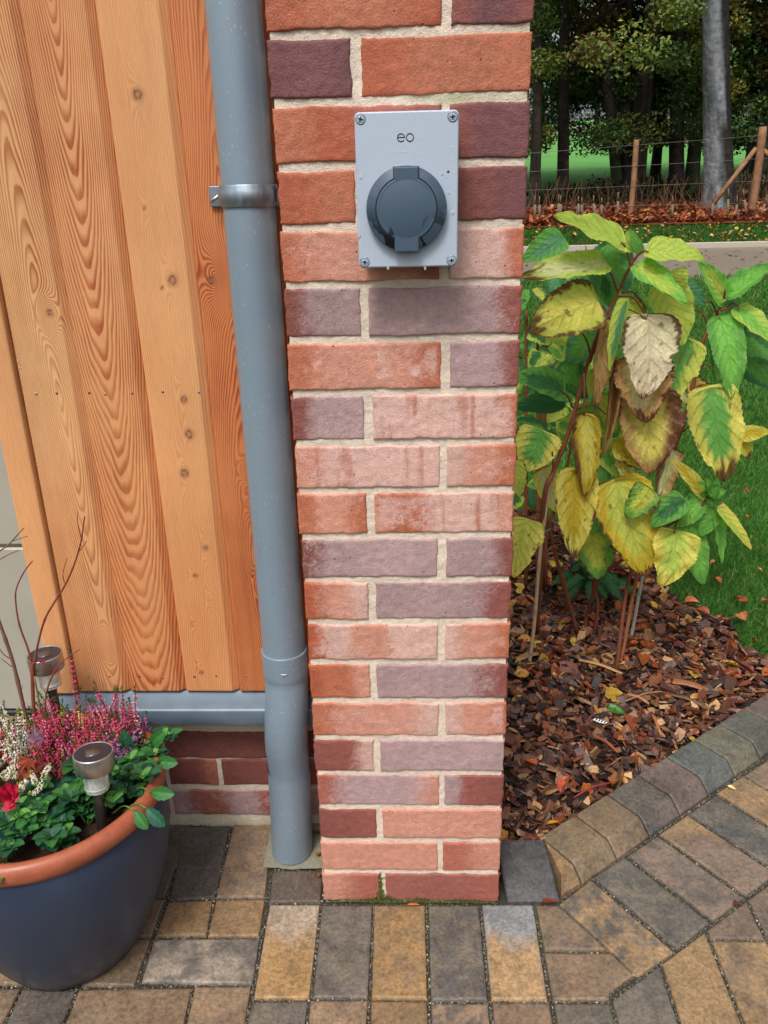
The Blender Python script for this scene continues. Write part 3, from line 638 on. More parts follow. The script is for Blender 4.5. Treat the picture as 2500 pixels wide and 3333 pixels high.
# garage door in its recess
gar = thing('garage_door', (-1.7, .60, 0), 'plain beige garage door set back left of the larch boards', 'garage door')
b = MB(); z = .0155
for k, (za, zb) in enumerate(((.018, .474), (.482, .97), (.978, 1.47), (1.478, 1.97))): box(b, (-2.9, .579, za), (-.52, .62, zb), None, bev=.004)
b.build('door_panel', M['garage'], gar, smooth=False)
b = MB(); box(b, (-2.9, .586, .47), (-.52, .61, .981)); b.build('panel_joint', M['garage'], gar)
b = MB(); box(b, (-2.9, .575, -.004), (-.52, .615, .016), None, bev=.004); b.build('rubber_seal', M['black'], gar, smooth=False)
tag(sheet('garage_threshold', np.linspace(-2.9, -.53, 4), np.linspace(.59, .9, 3), lambda X, Y: 0*X-.003, M['path']))

# ------------------------------------------------------------------ downpipe
pipe = thing('downpipe', (-.09, .118, 0), 'round grey-blue metal rainwater downpipe between larch boards and brick pier', 'downpipe')
def ringtube(mb, pts, rad, n=56):
    tube(mb, pts, rad, n, cap=False)
XU, YU, RU = -.061, .120, .0385
b = MB(); tube(b, [(XU, YU, z) for z in np.linspace(2.2, .43, 40)], RU, 64, cap=False); b.build('upper_pipe', M['pipe'], pipe)
b = MB()   # elbow piece: collar, offset belly
zz = np.array([.475, .4748, .470, .426, .420, .412, .40, .38, .35, .32, .29, .265, .245, .215, .200]); 
ff = sst(.415, .25, zz); rr = np.array([.0388, .0412, .0415, .0415, .0405, .0395, .0395, .0398, .0402, .0405, .0406, .0404, .0398, .0392, .0388])
P = np.stack([XU+(-.008)*ff, YU-.010*np.sin(np.clip((.42-zz)/.2, 0, 1)*math.pi)-.002*ff, zz], 1); Pn = []; Rn = []
for k in range(len(zz)-1):
    for t in np.linspace(0, 1, 4, endpoint=False): Pn.append(P[k]*(1-t)+P[k+1]*t); Rn.append(rr[k]*(1-t)+rr[k+1]*t)
tt = np.linspace(0, 2*np.pi, 64, endpoint=False); Pn = np.array(Pn); Rn = np.array(Rn)
V = np.stack([Pn[None, :, 0]+np.cos(tt)[:, None]*Rn, Pn[None, :, 1]+np.sin(tt)[:, None]*Rn, np.broadcast_to(Pn[:, 2], (64, len(Pn)))], -1).reshape(-1, 3)
b.add(V, gridf(64, len(Pn), True)[:, ::-1]); o = b.build('elbow', M['pipe'], pipe)
b = MB(); lathe(b, [(.0004, .0013), (.006, .0006), (.0085, 0)], n=16, M=Matrix.Translation((XU+.003, YU-.0412, .445)) @ Matrix.Rotation(math.pi/2, 4, 'X') @ Matrix.Diagonal((1, .16, 1, 1)))
lathe(b, [(.0004, .0013), (.004, .0006), (.006, 0)], n=16, M=Matrix.Translation((XU+.003, YU-.0412, .442)) @ Matrix.Rotation(math.pi/2, 4, 'X') @ Matrix.Diagonal((.16, 1, 1, 1))); b.build('cast_mark', M['galv'], pipe)
b = MB(); zl = np.linspace(.212, .004, 20); V = []
R2 = np.where(zl > .206, .0412, .0408)
for t in tt:
    for k, z in enumerate(zl): V.append((XU-.008-.008*(z_:=1-z/.212)+math.cos(t)*R2[k], YU-.002+.004*z_+math.sin(t)*R2[k], z))
b.add(V, gridf(64, 20, True)[:, ::-1]); b.build('lower_pipe', M['pipe'], pipe)
# bracket: strap with a raised rib, ears on the boards, a slanting screw
zb0, zb1 = 1.222, 1.252
b = MB(); prf = [(0.0009, zb0), (.0018, zb0+.0012), (.0018, zb0+.005), (.0045, zb0+.0085), (.0045, zb1-.0085), (.0018, zb1-.005), (.0018, zb1-.0012), (.0009, zb1)]
an = np.linspace(math.radians(185), math.radians(360), 70); V = []
for t in an:
    boss = math.exp(-((math.degrees(t)-262)/9)**2)
    for i, (dr, z) in enumerate(prf):
        dz = (z-(zb0+zb1)/2)*(boss*.25 if 1 < i < 6 else 0); fall = 1-sst(math.radians(335), math.radians(345), t)
        V.append((XU+math.cos(t)*(RU+.0012+dr*(fall if i in (3, 4) else 1)), YU+math.sin(t)*(RU+.0012+dr*(fall if i in (3, 4) else 1)), z+dz))
b.add(V, gridf(70, 8)); b.build('strap', M['galv'], pipe)
b = MB(); box(b, (-.128, .159, zb0+.001), (-.094, .1625, zb1), bev=.0012); box(b, (-.0995, .123, zb0+.002), (-.0965, .161, zb1-.001), bev=.001); b.build('bracket_plate', M['galv'], pipe, smooth=False); b = MB()
box(b, (-.0205, .12, zb0+.001), (-.018, .161, zb1-.001), bev=.001); box(b, (-.022, .158, zb0+.001), (-.002, .161, zb1), bev=.001); bracket_plates = b.build('bracket_plate', M['galv'], pipe, smooth=False)
b = MB(); tube(b, [(-.123, .151, 1.230), (-.121, .146, 1.2315), (-.112, .147, 1.238), (-.106, .158, 1.2415)], [.0022, .0030, .0030, .0026], 10); b.build('screw', M['steel'], pipe)

# ------------------------------------------------------------------ vehicle charging socket
cs = thing('charging_socket', (.172, 0, 1.147), 'light grey box with dark round flap and eo lettering screwed to brick pier', 'charging socket')
CX, CZ, BW_, BH, YF = .1718, 1.2368, .1262, .1805, -.060
def rrect(w, h, r, n=8):
    P = []
    for cx_, cz_, a0 in ((w/2-r, h/2-r, 0), (-w/2+r, h/2-r, 90), (-w/2+r, -h/2+r, 180), (w/2-r, -h/2+r, 270)):
        for k in range(n): a = math.radians(a0+90*k/(n-1)); P.append((cx_+r*math.cos(a), cz_+r*math.sin(a)))
    return P
def loft(mb, secs, cap0=True, cap1=True, col=None):
    n = len(secs[0]); V = np.concatenate([np.array(s) for s in secs]); F = [[k*n+i, k*n+(i+1) % n, (k+1)*n+(i+1) % n, (k+1)*n+i] for k in range(len(secs)-1) for i in range(n)]
    fl = [np.array(F)]
    if cap0: fl.append(np.array([list(range(n))[::-1]]))
    if cap1: fl.append(np.array([[(len(secs)-1)*n+i for i in range(n)]]))
    mb.add(V, fl, col)
def sec(P, y): return [(CX+p[0], y, CZ+p[1]) for p in P]
b = MB(); loft(b, [sec(rrect(BW_-.004, BH-.004, .006), y) for y in (.006, -.0435)]); b.build('enclosure', M['cover'], cs, smooth=False)
b = MB(); loft(b, [sec(rrect(BW_, BH, .006), -.044), sec(rrect(BW_, BH, .006), YF+.0022), sec(rrect(BW_-.0012, BH-.0012, .0055), YF+.0007), sec(rrect(BW_-.0035, BH-.0035, .005), YF)]); b.build('cover_plate', M['cover'], cs, smooth=False)
for sx in (-1, 1):
    for sz in (-1, 1):
        x, z = CX+sx*(BW_/2-.0075), CZ+sz*(BH/2-.0075); Mx = Matrix.Translation((x, YF-.0002, z)) @ Matrix.Rotation(math.pi/2, 4, 'X')
        b = MB(); lathe(b, [(.0064, -.0002), (.0062, .0003), (.0001, .0003)], n=28, M=Mx); b.build('screw_recess', M['flash'], cs)
        b = MB(); lathe(b, [(.0055, .0), (.0053, .0008), (.0047, .0006), (.0045, -.0000), (.0044, .0001), (.0036, .0004), (.0001, .0006)], n=28, M=Mx); s = b.build('screw', M['cover'], cs)
        b = MB(); R45 = Matrix.Rotation(rng.uniform(-.3, .3), 4, 'Z')
        for k in (0, 1): box(b, (-.0029, -.0007, .0), (.0029, .0007, .0010), None, Mx @ R45 @ Matrix.Rotation(math.pi/2*k, 4, 'Z'))
        b.build('screw_slot', M['black'], s)
SX, SZ = CX-.0012, 1.2165
def m_flap(name, wet, rgb=(66, 84, 102)):
    t = NT(name); n = t.noise(34, 2, .5, dist=.6); w = t.ramp(n, [(.44, 0), (.46, 1.)]) if wet else t.ramp(n, [(.62, 0), (.63, 1.)])
    sp = t.node('ShaderNodeSeparateXYZ', {0: t.pos()}, 2); low = t.ramp(t.mapr(sp, 1.17, 1.24, 1, 0), [(.25, 0), (.9, 1)])
    f = t.math('MULTIPLY', w, low if not wet else t.math('ADD', low, .15), clamp=True)
    c = t.mix(f, L4(rgb), L4((22, 28, 38))); return t.fin(c, t.mapr(f, 0, 1, .42, .12), t.bump(t.noise(600, 2), .06, .0005), spec=.5)
M['flap'] = m_flap('flap_plastic', False); M['ringm'] = m_flap('ring_plastic', True)
b = MB(); Mx = Matrix.Translation((SX, YF, SZ)) @ Matrix.Rotation(math.pi/2, 4, 'X')
lathe(b, [(.0500, .0), (.0500, .0082), (.0500, .0086), (.0497, .0092), (.0492, .0096), (.0488, .0098), (.0392, .0128), (.0388, .0130), (.0385, .0128), (.0385, .004)], n=96, M=Mx); b.build('socket_ring', M['ringm'], cs)
# flap: disc with a hinge tab on top and a pull tab below
tw = .0150; Rf = .0372
def flapout(R_, w, top, bot, n=26):
    P = []; a0 = math.asin(w/R_)
    P += [(w, top), (w, R_*math.cos(a0)+.001)] 
    for a in np.linspace(math.pi/2-a0, -math.pi/2+a0, n): P.append((R_*math.cos(a), R_*math.sin(a)))
    P += [(w, bot)]; P += [(-w, bot)]
    for a in np.linspace(-math.pi/2-a0, -3*math.pi/2+a0, n): P.append((R_*math.cos(a), R_*math.sin(a)))
    P += [(-w, R_*math.cos(a0)+.001), (-w, top)]
    return P
def fs(s, y, d=0): return [(SX+p[0], y, SZ+p[1]) for p in flapout(Rf-s, tw-s*.8, .0485-s, -.0505+s)]
b = MB(); loft(b, [fs(0, YF-.004), fs(0, YF-.0136), fs(.0006, YF-.0143), fs(.0016, YF-.0146)], col=None); b.build('socket_flap', M['flap'], cs, smooth=False)
b = MB(); n = 40; 
V = [(SX, YF-.0175, SZ)]; rs = np.linspace(.003, .034, 12)
for r in rs:
    for k in range(n): a = 2*math.pi*k/n; V.append((SX+r*math.cos(a), YF-.01455-.0029*(1-(r/.034)**2), SZ+r*math.sin(a)))
F = [[1+i*n+k, 1+i*n+(k+1) % n, 1+(i+1)*n+(k+1) % n, 1+(i+1)*n+k] for i in range(11) for k in range(n)]
b.add(V, [np.array(F), np.array([[0, 1+(k+1) % n, 1+k] for k in range(n)])]); b.build('flap_dome', M['flap'], cs)
# dark gap round the flap
b = MB(); out = [(SX+p[0], YF-.0132-.0000, SZ+p[1]) for p in flapout(Rf+.0009, tw+.0009, .0490, -.0495)]; loft(b, [[(x, YF-.005, z) for x, y_, z in out], out]); b.build('flap_gap', M['black'], cs, smooth=False)
# lettering e o
b = MB()
def arcstroke(mb, cx_, cz_, r, a0, a1, w, n=40):
    V = []; 
    for a in np.radians(np.linspace(a0, a1, n)):
        for rr_, y in ((r-w, YF-.00005), (r-w, YF-.0004), (r+w, YF-.0004), (r+w, YF-.00005)): V.append((cx_+rr_*math.cos(a), y, cz_+rr_*math.sin(a)))
    mb.add(V, gridf(n, 4))
LZ = at(876, 297, YF); lx, lz = LZ[0], LZ[2]; r_ = .0043; 
arcstroke(b, lx-.0055, lz, r_, 3, 322, .00052); box(b, (lx-.0055-r_, YF-.0004, lz-.0002), (lx-.0055+r_+.0004, YF+.0002, lz+.0008)); arcstroke(b, lx+.0053, lz, r_, 0, 360, .00052)
b.build('lettering', M['black'], cs, smooth=False)
b = MB()
for px, py, w_, a_ in ((838, 330, .003, .3), (852, 327, .004, -.4), (874, 328, .005, -.2), (862, 329, .002, .5), (900, 331, .004, .1), (915, 334, .003, -.3), (977, 317, .006, -.05), (975, 345, .006, -.35), (980, 372, .004, -.4), (905, 300, .003, .6), (950, 305, .0015, .9)):
    q = at(px, py, YF); b = MB(); box(b, (-w_/2, -.0003, -.00022), (w_/2, .0002, .00022), lin((214, 222, 232)), Matrix.Translation((q[0], YF, q[2])) @ Matrix.Rotation(-a_, 4, 'Y')); b.build('scuff_mark', M['col'], cs, smooth=False)
b = MB(); q = at(968, 371, YF); lathe(b, [(.0016, 0), (.0014, .0003), (.0001, .0004)], n=16, M=Matrix.Translation((q[0], YF, q[2])) @ Matrix.Rotation(math.pi/2, 4, 'X')); b.build('indicator_light', M['black'], cs)
for px, py, s in ((779, 383, .0022), (970, 388+28, .0018), (978, 459, .0026), (776, 510, .0026), (966, 383, .001), (930, 340, .0006), (955, 375, .0022), (838, 579, .0022), (918, 579, .0022)):
    q = at(px, py, YF) ; b = MB(); lathe(b, [(s*.72*math.sin(a), s*1.1*-math.cos(a)) for a in np.linspace(0.05, math.pi-.05, 9)], n=14, M=Matrix.Translation((q[0], YF-.0002, q[2])) @ Matrix.Diagonal((1, .55, 1, 1))); b.build('water_drop', M['glass'], cs)
# ------------------------------------------------------------------ bark mulch bed
u0 = KF+KN*.108
def bedin(x, y):
    """inside the planting bed"""
    k = (x-u0[0])*KN[0]+(y-u0[1])*KN[1]      # behind the kerb
    edge = 1.02+.04*np.sin(y*9)+.03*np.sin(x*13)
    lim = np.where(y < .80, 9, np.where(y < 1.0, 1.10, edge-.35*sst(1.3, 1.9, y)))
    band = (k < .035+.02*np.sin(x*8))         # thin strip of bark that follows the kerb on
    return (k > 0) & (y < 1.95) & (x > .30) & ((x < lim) | band)
def bedz(x, y): return .006+.014*fbm(x*9, y*9, 0, 21)+.02*sst(.3, 1.0, y)
xs = np.linspace(.30, 3.2, 160); ys = np.linspace(-.02, 2.3, 130); A, B = np.meshgrid(xs, ys, indexing='ij')
k = (A-u0[0])*KN[0]+(B-u0[1])*KN[1]; Z = bedz(A, B)*sst(-.02, .03, k)-.05*sst(0, -.03, k)
ins = bedin(A, B) | bedin(A-.02, B) | bedin(A, B-.02) | (A < .5); Z = np.where(ins, Z, -.06); Z = np.where(B > 1.92, -.06, Z)
b = MB(); b.add(np.stack([A, B, Z], -1).reshape(-1, 3), gridf(160, 130)); tag(b.build('planting_bed', M['soil']), kind='structure')
CHC = [0.86*lin(c) for c in ((84, 54, 40), (110, 66, 46), (140, 98, 66), (40, 28, 26), (166, 124, 84), (84, 52, 44), (134, 66, 38), (196, 154, 108))]; CHC_old = [lin(c) for c in ((92, 58, 42), (116, 72, 50), (138, 96, 66), (52, 34, 30), (160, 116, 78), (92, 60, 50), (134, 70, 42), (190, 146, 100))]; CHP = np.array([.25, .2, .12, .2, .05, .1, .05, .03])
b = MB(); cnt = 0
while cnt < 5600:
    x, y = rng.uniform(.3, 2.3), rng.uniform(-.0, 1.95) if rng.random() < .5 else rng.uniform(0, 1.1)
    if not bedin(x, y): continue
    cnt += 1
    big = rng.random(); L = rng.uniform(.012, .036)*(1.7 if big < .07 else 1); W = L*rng.uniform(.25, .7); T = L*rng.uniform(.06, .16)
    if big > .95: W = .0035; L = rng.uniform(.02, .05); T = .0016
    v = np.array([[sx*L*.5*rng.uniform(.75, 1.1), sy*W*rng.uniform(.35, .55), sz*T*.5] for sx in (-1, 1) for sy in (-1, 1) for sz in (-1, 1)])
    mid = np.array([[rng.uniform(-.12, .12)*L, sy*W*rng.uniform(.45, .65), sz*T*.5+T*rng.uniform(-.2, .5)] for sy in (-1, 1) for sz in (-1, 1)])
    V = np.concatenate([v, mid]); F = np.array([[0, 1, 3, 2], [4, 6, 7, 5], [0, 8, 9, 1], [8, 4, 5, 9], [2, 3, 11, 10], [10, 11, 7, 6], [0, 2, 10, 8], [8, 10, 6, 4], [1, 9, 11, 3], [9, 5, 7, 11]])
    R = np.array(Matrix.Rotation(rng.uniform(0, 6.28), 3, 'Z') @ Matrix.Rotation(rng.normal()*.55, 3, 'X') @ Matrix.Rotation(rng.normal()*.50, 3, 'Y'))
    kk = (x-u0[0])*KN[0]+(y-u0[1])*KN[1]
    b.add(V @ R.T+np.array([x, y, bedz(x, y)*min(1, .5+kk*12)+rng.uniform(.001, .020)]), F, CHC[rng.choice(8, p=CHP)]*rng.uniform(.7, 1.25))
tag(b.build('bark_mulch', M['chip'], smooth=False), 'dark wet bark and wood chippings covering the planting bed', 'bark mulch', kind='stuff')

# leaf shapes ------------------------------------------------------
def m_bigleaf():
    # 'luv' = (along 0..1, across -1..1), 'col' tone, 'amt' 1 where the tissue is dry
    t = NT('shrub_leaf'); s = t.node('ShaderNodeSeparateXYZ', {0: t.attr('luv', 'Vector')}).node.outputs
    u, v = s[0], t.math('ABSOLUTE', s[1]); wv = t.noise(14, 2, .5, t.attr('luv', 'Vector')); wv = t.math('MULTIPLY', t.math('SUBTRACT', wv, .5), .10)
    ph = t.math('MULTIPLY', t.math('SUBTRACT', t.math('ADD', u, wv), t.math('MULTIPLY', v, .30)), 6.5)
    d = t.math('ABSOLUTE', t.math('SUBTRACT', t.math('FRACT', t.math('ADD', ph, .5)), .5))
    ve = t.ramp(d, [(0, 1.), (.035, .9), (.16, .25), (.3, 0)]); mid = t.ramp(v, [(0, 1.), (.018, 1.), (.08, .15), (.14, 0)])
    ret = t.ramp(t.node('ShaderNodeTexVoronoi', {'Vector': t.mp(t.attr('luv', 'Vector'), (1.6, 1, 1)), 'Scale': 13.}, feature='DISTANCE_TO_EDGE'), [(0, .55), (.05, .2), (.12, 0)])
    vv = t.math('MAXIMUM', t.math('MAXIMUM', ve, mid), ret)
    dry = t.attr('amt', 'Fac'); c = t.attr('col')
    gv = t.mix(.34, c, (.06, .16, .03, 1)); yv = t.mix(.45, c, (.45, .26, .09, 1)); 
    c2 = t.mix(t.math('MULTIPLY', vv, .85), c, t.mix(t.ramp(dry, [(.1, 0), (.3, 1)]), gv, yv))
    c2 = t.mix(.5, c2, t.ramp(t.noise(160, 3, .6), [(.3, .82), (.7, 1.15)]), 'MULTIPLY')
    h = t.math('SUBTRACT', t.noise(70, 3, .6), t.math('MULTIPLY', vv, 1.3))
    nr = t.bump(h, .7, .0022)
    t.fin(c2, t.mapr(t.noise(40, 2), .3, .7, .3, .55), nr, spec=.4)
    tr = t.n.new('ShaderNodeBsdfTranslucent'); t.put(tr.inputs[0], c2); mx = t.n.new('ShaderNodeMixShader'); mx.inputs[0].default_value = .45
    t.l.new(t.b.outputs[0], mx.inputs[1]); t.l.new(tr.outputs[0], mx.inputs[2]); t.l.new(mx.outputs[0], t.out.inputs[0]); return t.m
M['leaf'] = m_bigleaf()
M['smallleaf'] = leafmat('small_leaf', lambda t: t.mix(.6, t.attr('col'), t.ramp(t.noise(180, 3), [(.3, .65), (.7, 1.25)]), 'MULTIPLY'), .25, .5)
LC = dict(lime=(196, 216, 92), green=(112, 176, 78), dgreen=(58, 118, 66), teal=(92, 152, 106), yellow=(236, 222, 104), ygreen=(206, 210, 88), pale=(228, 226, 166), cream=(246, 232, 196), tan=(190, 150, 92), gold=(216, 186, 52), brown=(122, 66, 38), bright=(136, 208, 86))
LC = {k: lin(v)*1.08 for k, v in LC.items()}; DRYC = lin((88, 42, 28))
def leafsurf(mb, base, tip, width, c_mid, c_edge=None, dry=0., tipdry=0., side=0., cup=.12, droop=.1, nrm=None, wob=1., seed=0, nu=58, nv=25, serr=1., heart=.5, twist=0., pale=0.):
    """broad heart-shaped blade from base to tip (world points); width in metres; nrm = way the upper face looks"""
    base, tip = np.asarray(base, float), np.asarray(tip, float); ax = tip-base; L = np.linalg.norm(ax); ax /= L
    n = np.array(nrm if nrm is not None else (0, -1., .5), float); n -= ax*np.dot(n, ax); n /= np.linalg.norm(n); w = np.cross(ax, n)
    if twist: n, w = n*math.cos(twist)+w*math.sin(twist), w*math.cos(twist)-n*math.sin(twist)
    u = np.linspace(0, 1, nu); v = np.linspace(-1, 1, nv); U, V_ = np.meshgrid(u, v, indexing='ij')
    prof = np.sin(np.pi*np.clip(U, .0, 1)**.60)**.56*(1-.22*U); prof = prof/prof.max(); prof[-1] = 0; prof[0] = .0
    sr = 1+serr*.075*(np.abs(((U*17+.3*seed) % 1)-.5)*2-.5)*np.abs(V_)**6
    half = width/2*prof*sr*(1+.10*fbm(U*3, np.sign(V_), seed, 200))
    al = U*L*1.0 - heart*.16*L*np.abs(V_)**1.5*np.exp(-((U-.10)/.16)**2)-.0*L+.05*L*np.abs(V_)*0
    y = V_*half
    hgt = cup*width*(V_**2)*prof - droop*L*(U-.35)**2*1.0 + wob*.050*width*fbm(U*3.2, V_*2.2, seed*3.7, 201, 2)*1.6 + wob*.030*width*np.abs(V_)**3*np.sin(U*19+seed)
    if dry or tipdry or side: half = half*(1-.17*sst(.30, .55, fbm(U*6, np.sign(V_)*2, seed*5.1, 211, 2))*sst(.15, .4, U)); y = V_*half
    y = y+L*.14*math.sin(seed*2.7)*(U-.35)**2-L*.03*math.sin(seed*2.7)
    P = base+ax*al[..., None]+w*y[..., None]+n*hgt[..., None]
    e = 1-np.abs(V_); e = np.minimum(e*1.0, (1-U)*2.0); nz = fbm(U*5, V_*3, seed*1.3, 203, 3)
    vd = np.abs((((U-.30*np.abs(V_))*6.5+.5) % 1)-.5); vein = np.maximum(np.exp(-(vd/.11)**2), np.exp(-(V_/.07)**2)); fine = fbm(U*26, V_*16, seed*2.1, 209, 2)
    c = mixc(np.array(c_mid), np.array(c_edge if c_edge is not None else c_mid), sst(.62, .22, e+.35*nz+.22*vein-.1+.14*fine)); e = e+.10*vein+.10*fine-.03
    D = np.zeros_like(U)
    if dry: D = np.maximum(D, sst(dry*.46, dry*.30, e+.24*nz))
    if tipdry: D = np.maximum(D, sst(1-tipdry, 1-tipdry*.45, U+.28*nz))
    if side: D = np.maximum(D, sst(.35, .75, V_*np.sign(side)*1.0+.5*nz+abs(side)-.5))
    D = np.maximum(D, .8*sst(.52, .62, fbm(U*9, V_*7, seed, 205)))*(1 if (dry or tipdry or side) else 0)
    c = mixc(c, DRYC*(1+.4*fbm(U*9, V_*6, seed, 207))[..., None], np.clip(D, 0, .93)); D = np.maximum(D, pale)
    mb.add(P.reshape(-1, 3), gridf(nu, nv), c.reshape(-1, 3), D.ravel(), np.stack([U, V_], -1).reshape(-1, 2))
def Z4p(zx, zy, Y): return at(1062+.3897*zx, 398+.3897*zy, Y)
STC = lin((112, 62, 44)); STG = lin((130, 112, 66))
def petiole(parent, a, b, sag=.012, r=.0022, c=STC, name='leaf_stalk'):
    a, b = np.asarray(a, float), np.asarray(b, float); m = (a+b)/2+np.array([0, 0, sag]); q = MB(); tube(q, curve([a, m, b], 6), np.linspace(r*1.25, r*.8, 13), 7, c); return q.build(name, M['soft'], parent)
def stem(parent, pts, r0, r1, col=STC, name='stem', sub=6, n=9, knots=True):
    p = curve(pts, sub); R = np.linspace(r0, r1, len(p)); 
    if knots: R = R*(1+.25*(np.arange(len(p)) % 7 == 3))
    cc = np.asarray(col)*(1+.25*fbm(np.arange(len(p))*.6, 0, r0*900, 3))[:, None]; q = MB(); tube(q, p, R, n, cc); return q.build(name, M['soft'], parent)

# big shrub: (base zx,zy, tip zx,zy, width in view units, Y base, Y tip, middle, edge, extras, tilt of the blade's face)
def shrub(root, rows, seed0=0):
    for i, (bx, by, tx, ty, wd, y0, y1, cm, ce, ex) in enumerate(rows):
        a, c_ = Z4p(bx, by, y0), Z4p(tx, ty, y1); L2 = math.hypot(tx-bx, ty-by)
        # size of one view unit at that depth
        e = np.linalg.norm(Z4p(bx+100, by, (y0+y1)/2)-Z4p(bx, by, (y0+y1)/2))/100
        ex = dict(ex); nr = ex.pop('n', (.0+.25*math.sin(i*2.1), -1., .55+.2*math.cos(i*1.7)))
        q = MB(); leafsurf(q, a, a+(c_-a)*1.06, wd*e*1.07, LC[cm], LC[ce], seed=seed0+i, nrm=nr, **ex); q.build('leaf', M['leaf'], root)
sa = thing('autumn_shrub', (.62, .80, .01), 'tall broad-leaved garden shrub with yellowing brown-edged leaves right of the pier', 'shrub')
Yf = .80
main = [Z4p(240, 2212, .78), Z4p(285, 1800, .79), Z4p(340, 1600, .80), Z4p(400, 1450, .81), Z4p(450, 1300, .82), Z4p(480, 1180, .82), Z4p(512, 1050, .83), Z4p(545, 960, .83), Z4p(600, 800, .84), Z4p(640, 730, .84), Z4p(700, 600, .85), Z4p(745, 500, .85), Z4p(775, 440, .85)]
base = atz(1160, 1385, .01); main[0] = base
stem(sa, main, .0066, .0030)
stem(sa, [Z4p(770, 450, .85), Z4p(800, 400, .85), Z4p(822, 378, .85)], .003, .0015)
b0 = atz(1252, 1385, .01); stem(sa, [b0, Z4p(330, 1950, .84), Z4p(352, 1800, .85), Z4p(420, 1560, .86), Z4p(445, 1400, .88)], .006, .0035)
b1 = atz(1330, 1460, .01); stem(sa, [b1, Z4p(740, 2300, .80), Z4p(790, 2080, .82), Z4p(820, 1900, .86)], .0055, .004)
b2 = atz(1262, 1380, .01); stem(sa, [b2, atz(1268, 1325, .10), Z4p(600, 2180, .86), Z4p(700, 2100, .84), Z4p(960, 1900, .80), Z4p(1080, 1850, .78), Z4p(1150, 1800, .77), Z4p(1205, 1720, .76)], .0055, .0028)
b3 = atz(1282, 1385, .01); stem(sa, [b3, Z4p(590, 2330, .9), Z4p(560, 2210, .9), Z4p(640, 2120, .88)], .0042, .0035)
for a, c_, y in (((770, 450), (720, 320), .85), ((640, 730), (590, 670), .84), ((700, 600), (625, 455), .85), ((790, 420), (870, 375), .84), ((745, 500), (810, 455), .85), ((700, 620), (860, 735), .84), ((720, 600), (850, 700), .86), ((550, 950), (497, 820), .83), ((510, 1050), (512, 1285), .80), ((470, 1250), (640, 1280), .84), ((450, 1240), (385, 1150), .86), ((340, 1600), (335, 1480), .80), ((285, 1830), (130, 1850), .82), ((260, 2080), (400, 1990), .80), ((545, 990), (640, 765), .83), ((1080, 1850), (1060, 1750), .78), ((1040, 1870), (1010, 1935), .78), ((1100, 1850), (1090, 1910), .77), ((440, 1400), (470, 1600), .82), ((640, 740), (860, 745), .82)):
    petiole(sa, Z4p(*a, y), Z4p(*c_, y-.02), sag=.01 if a[1] > c_[1] else .02)
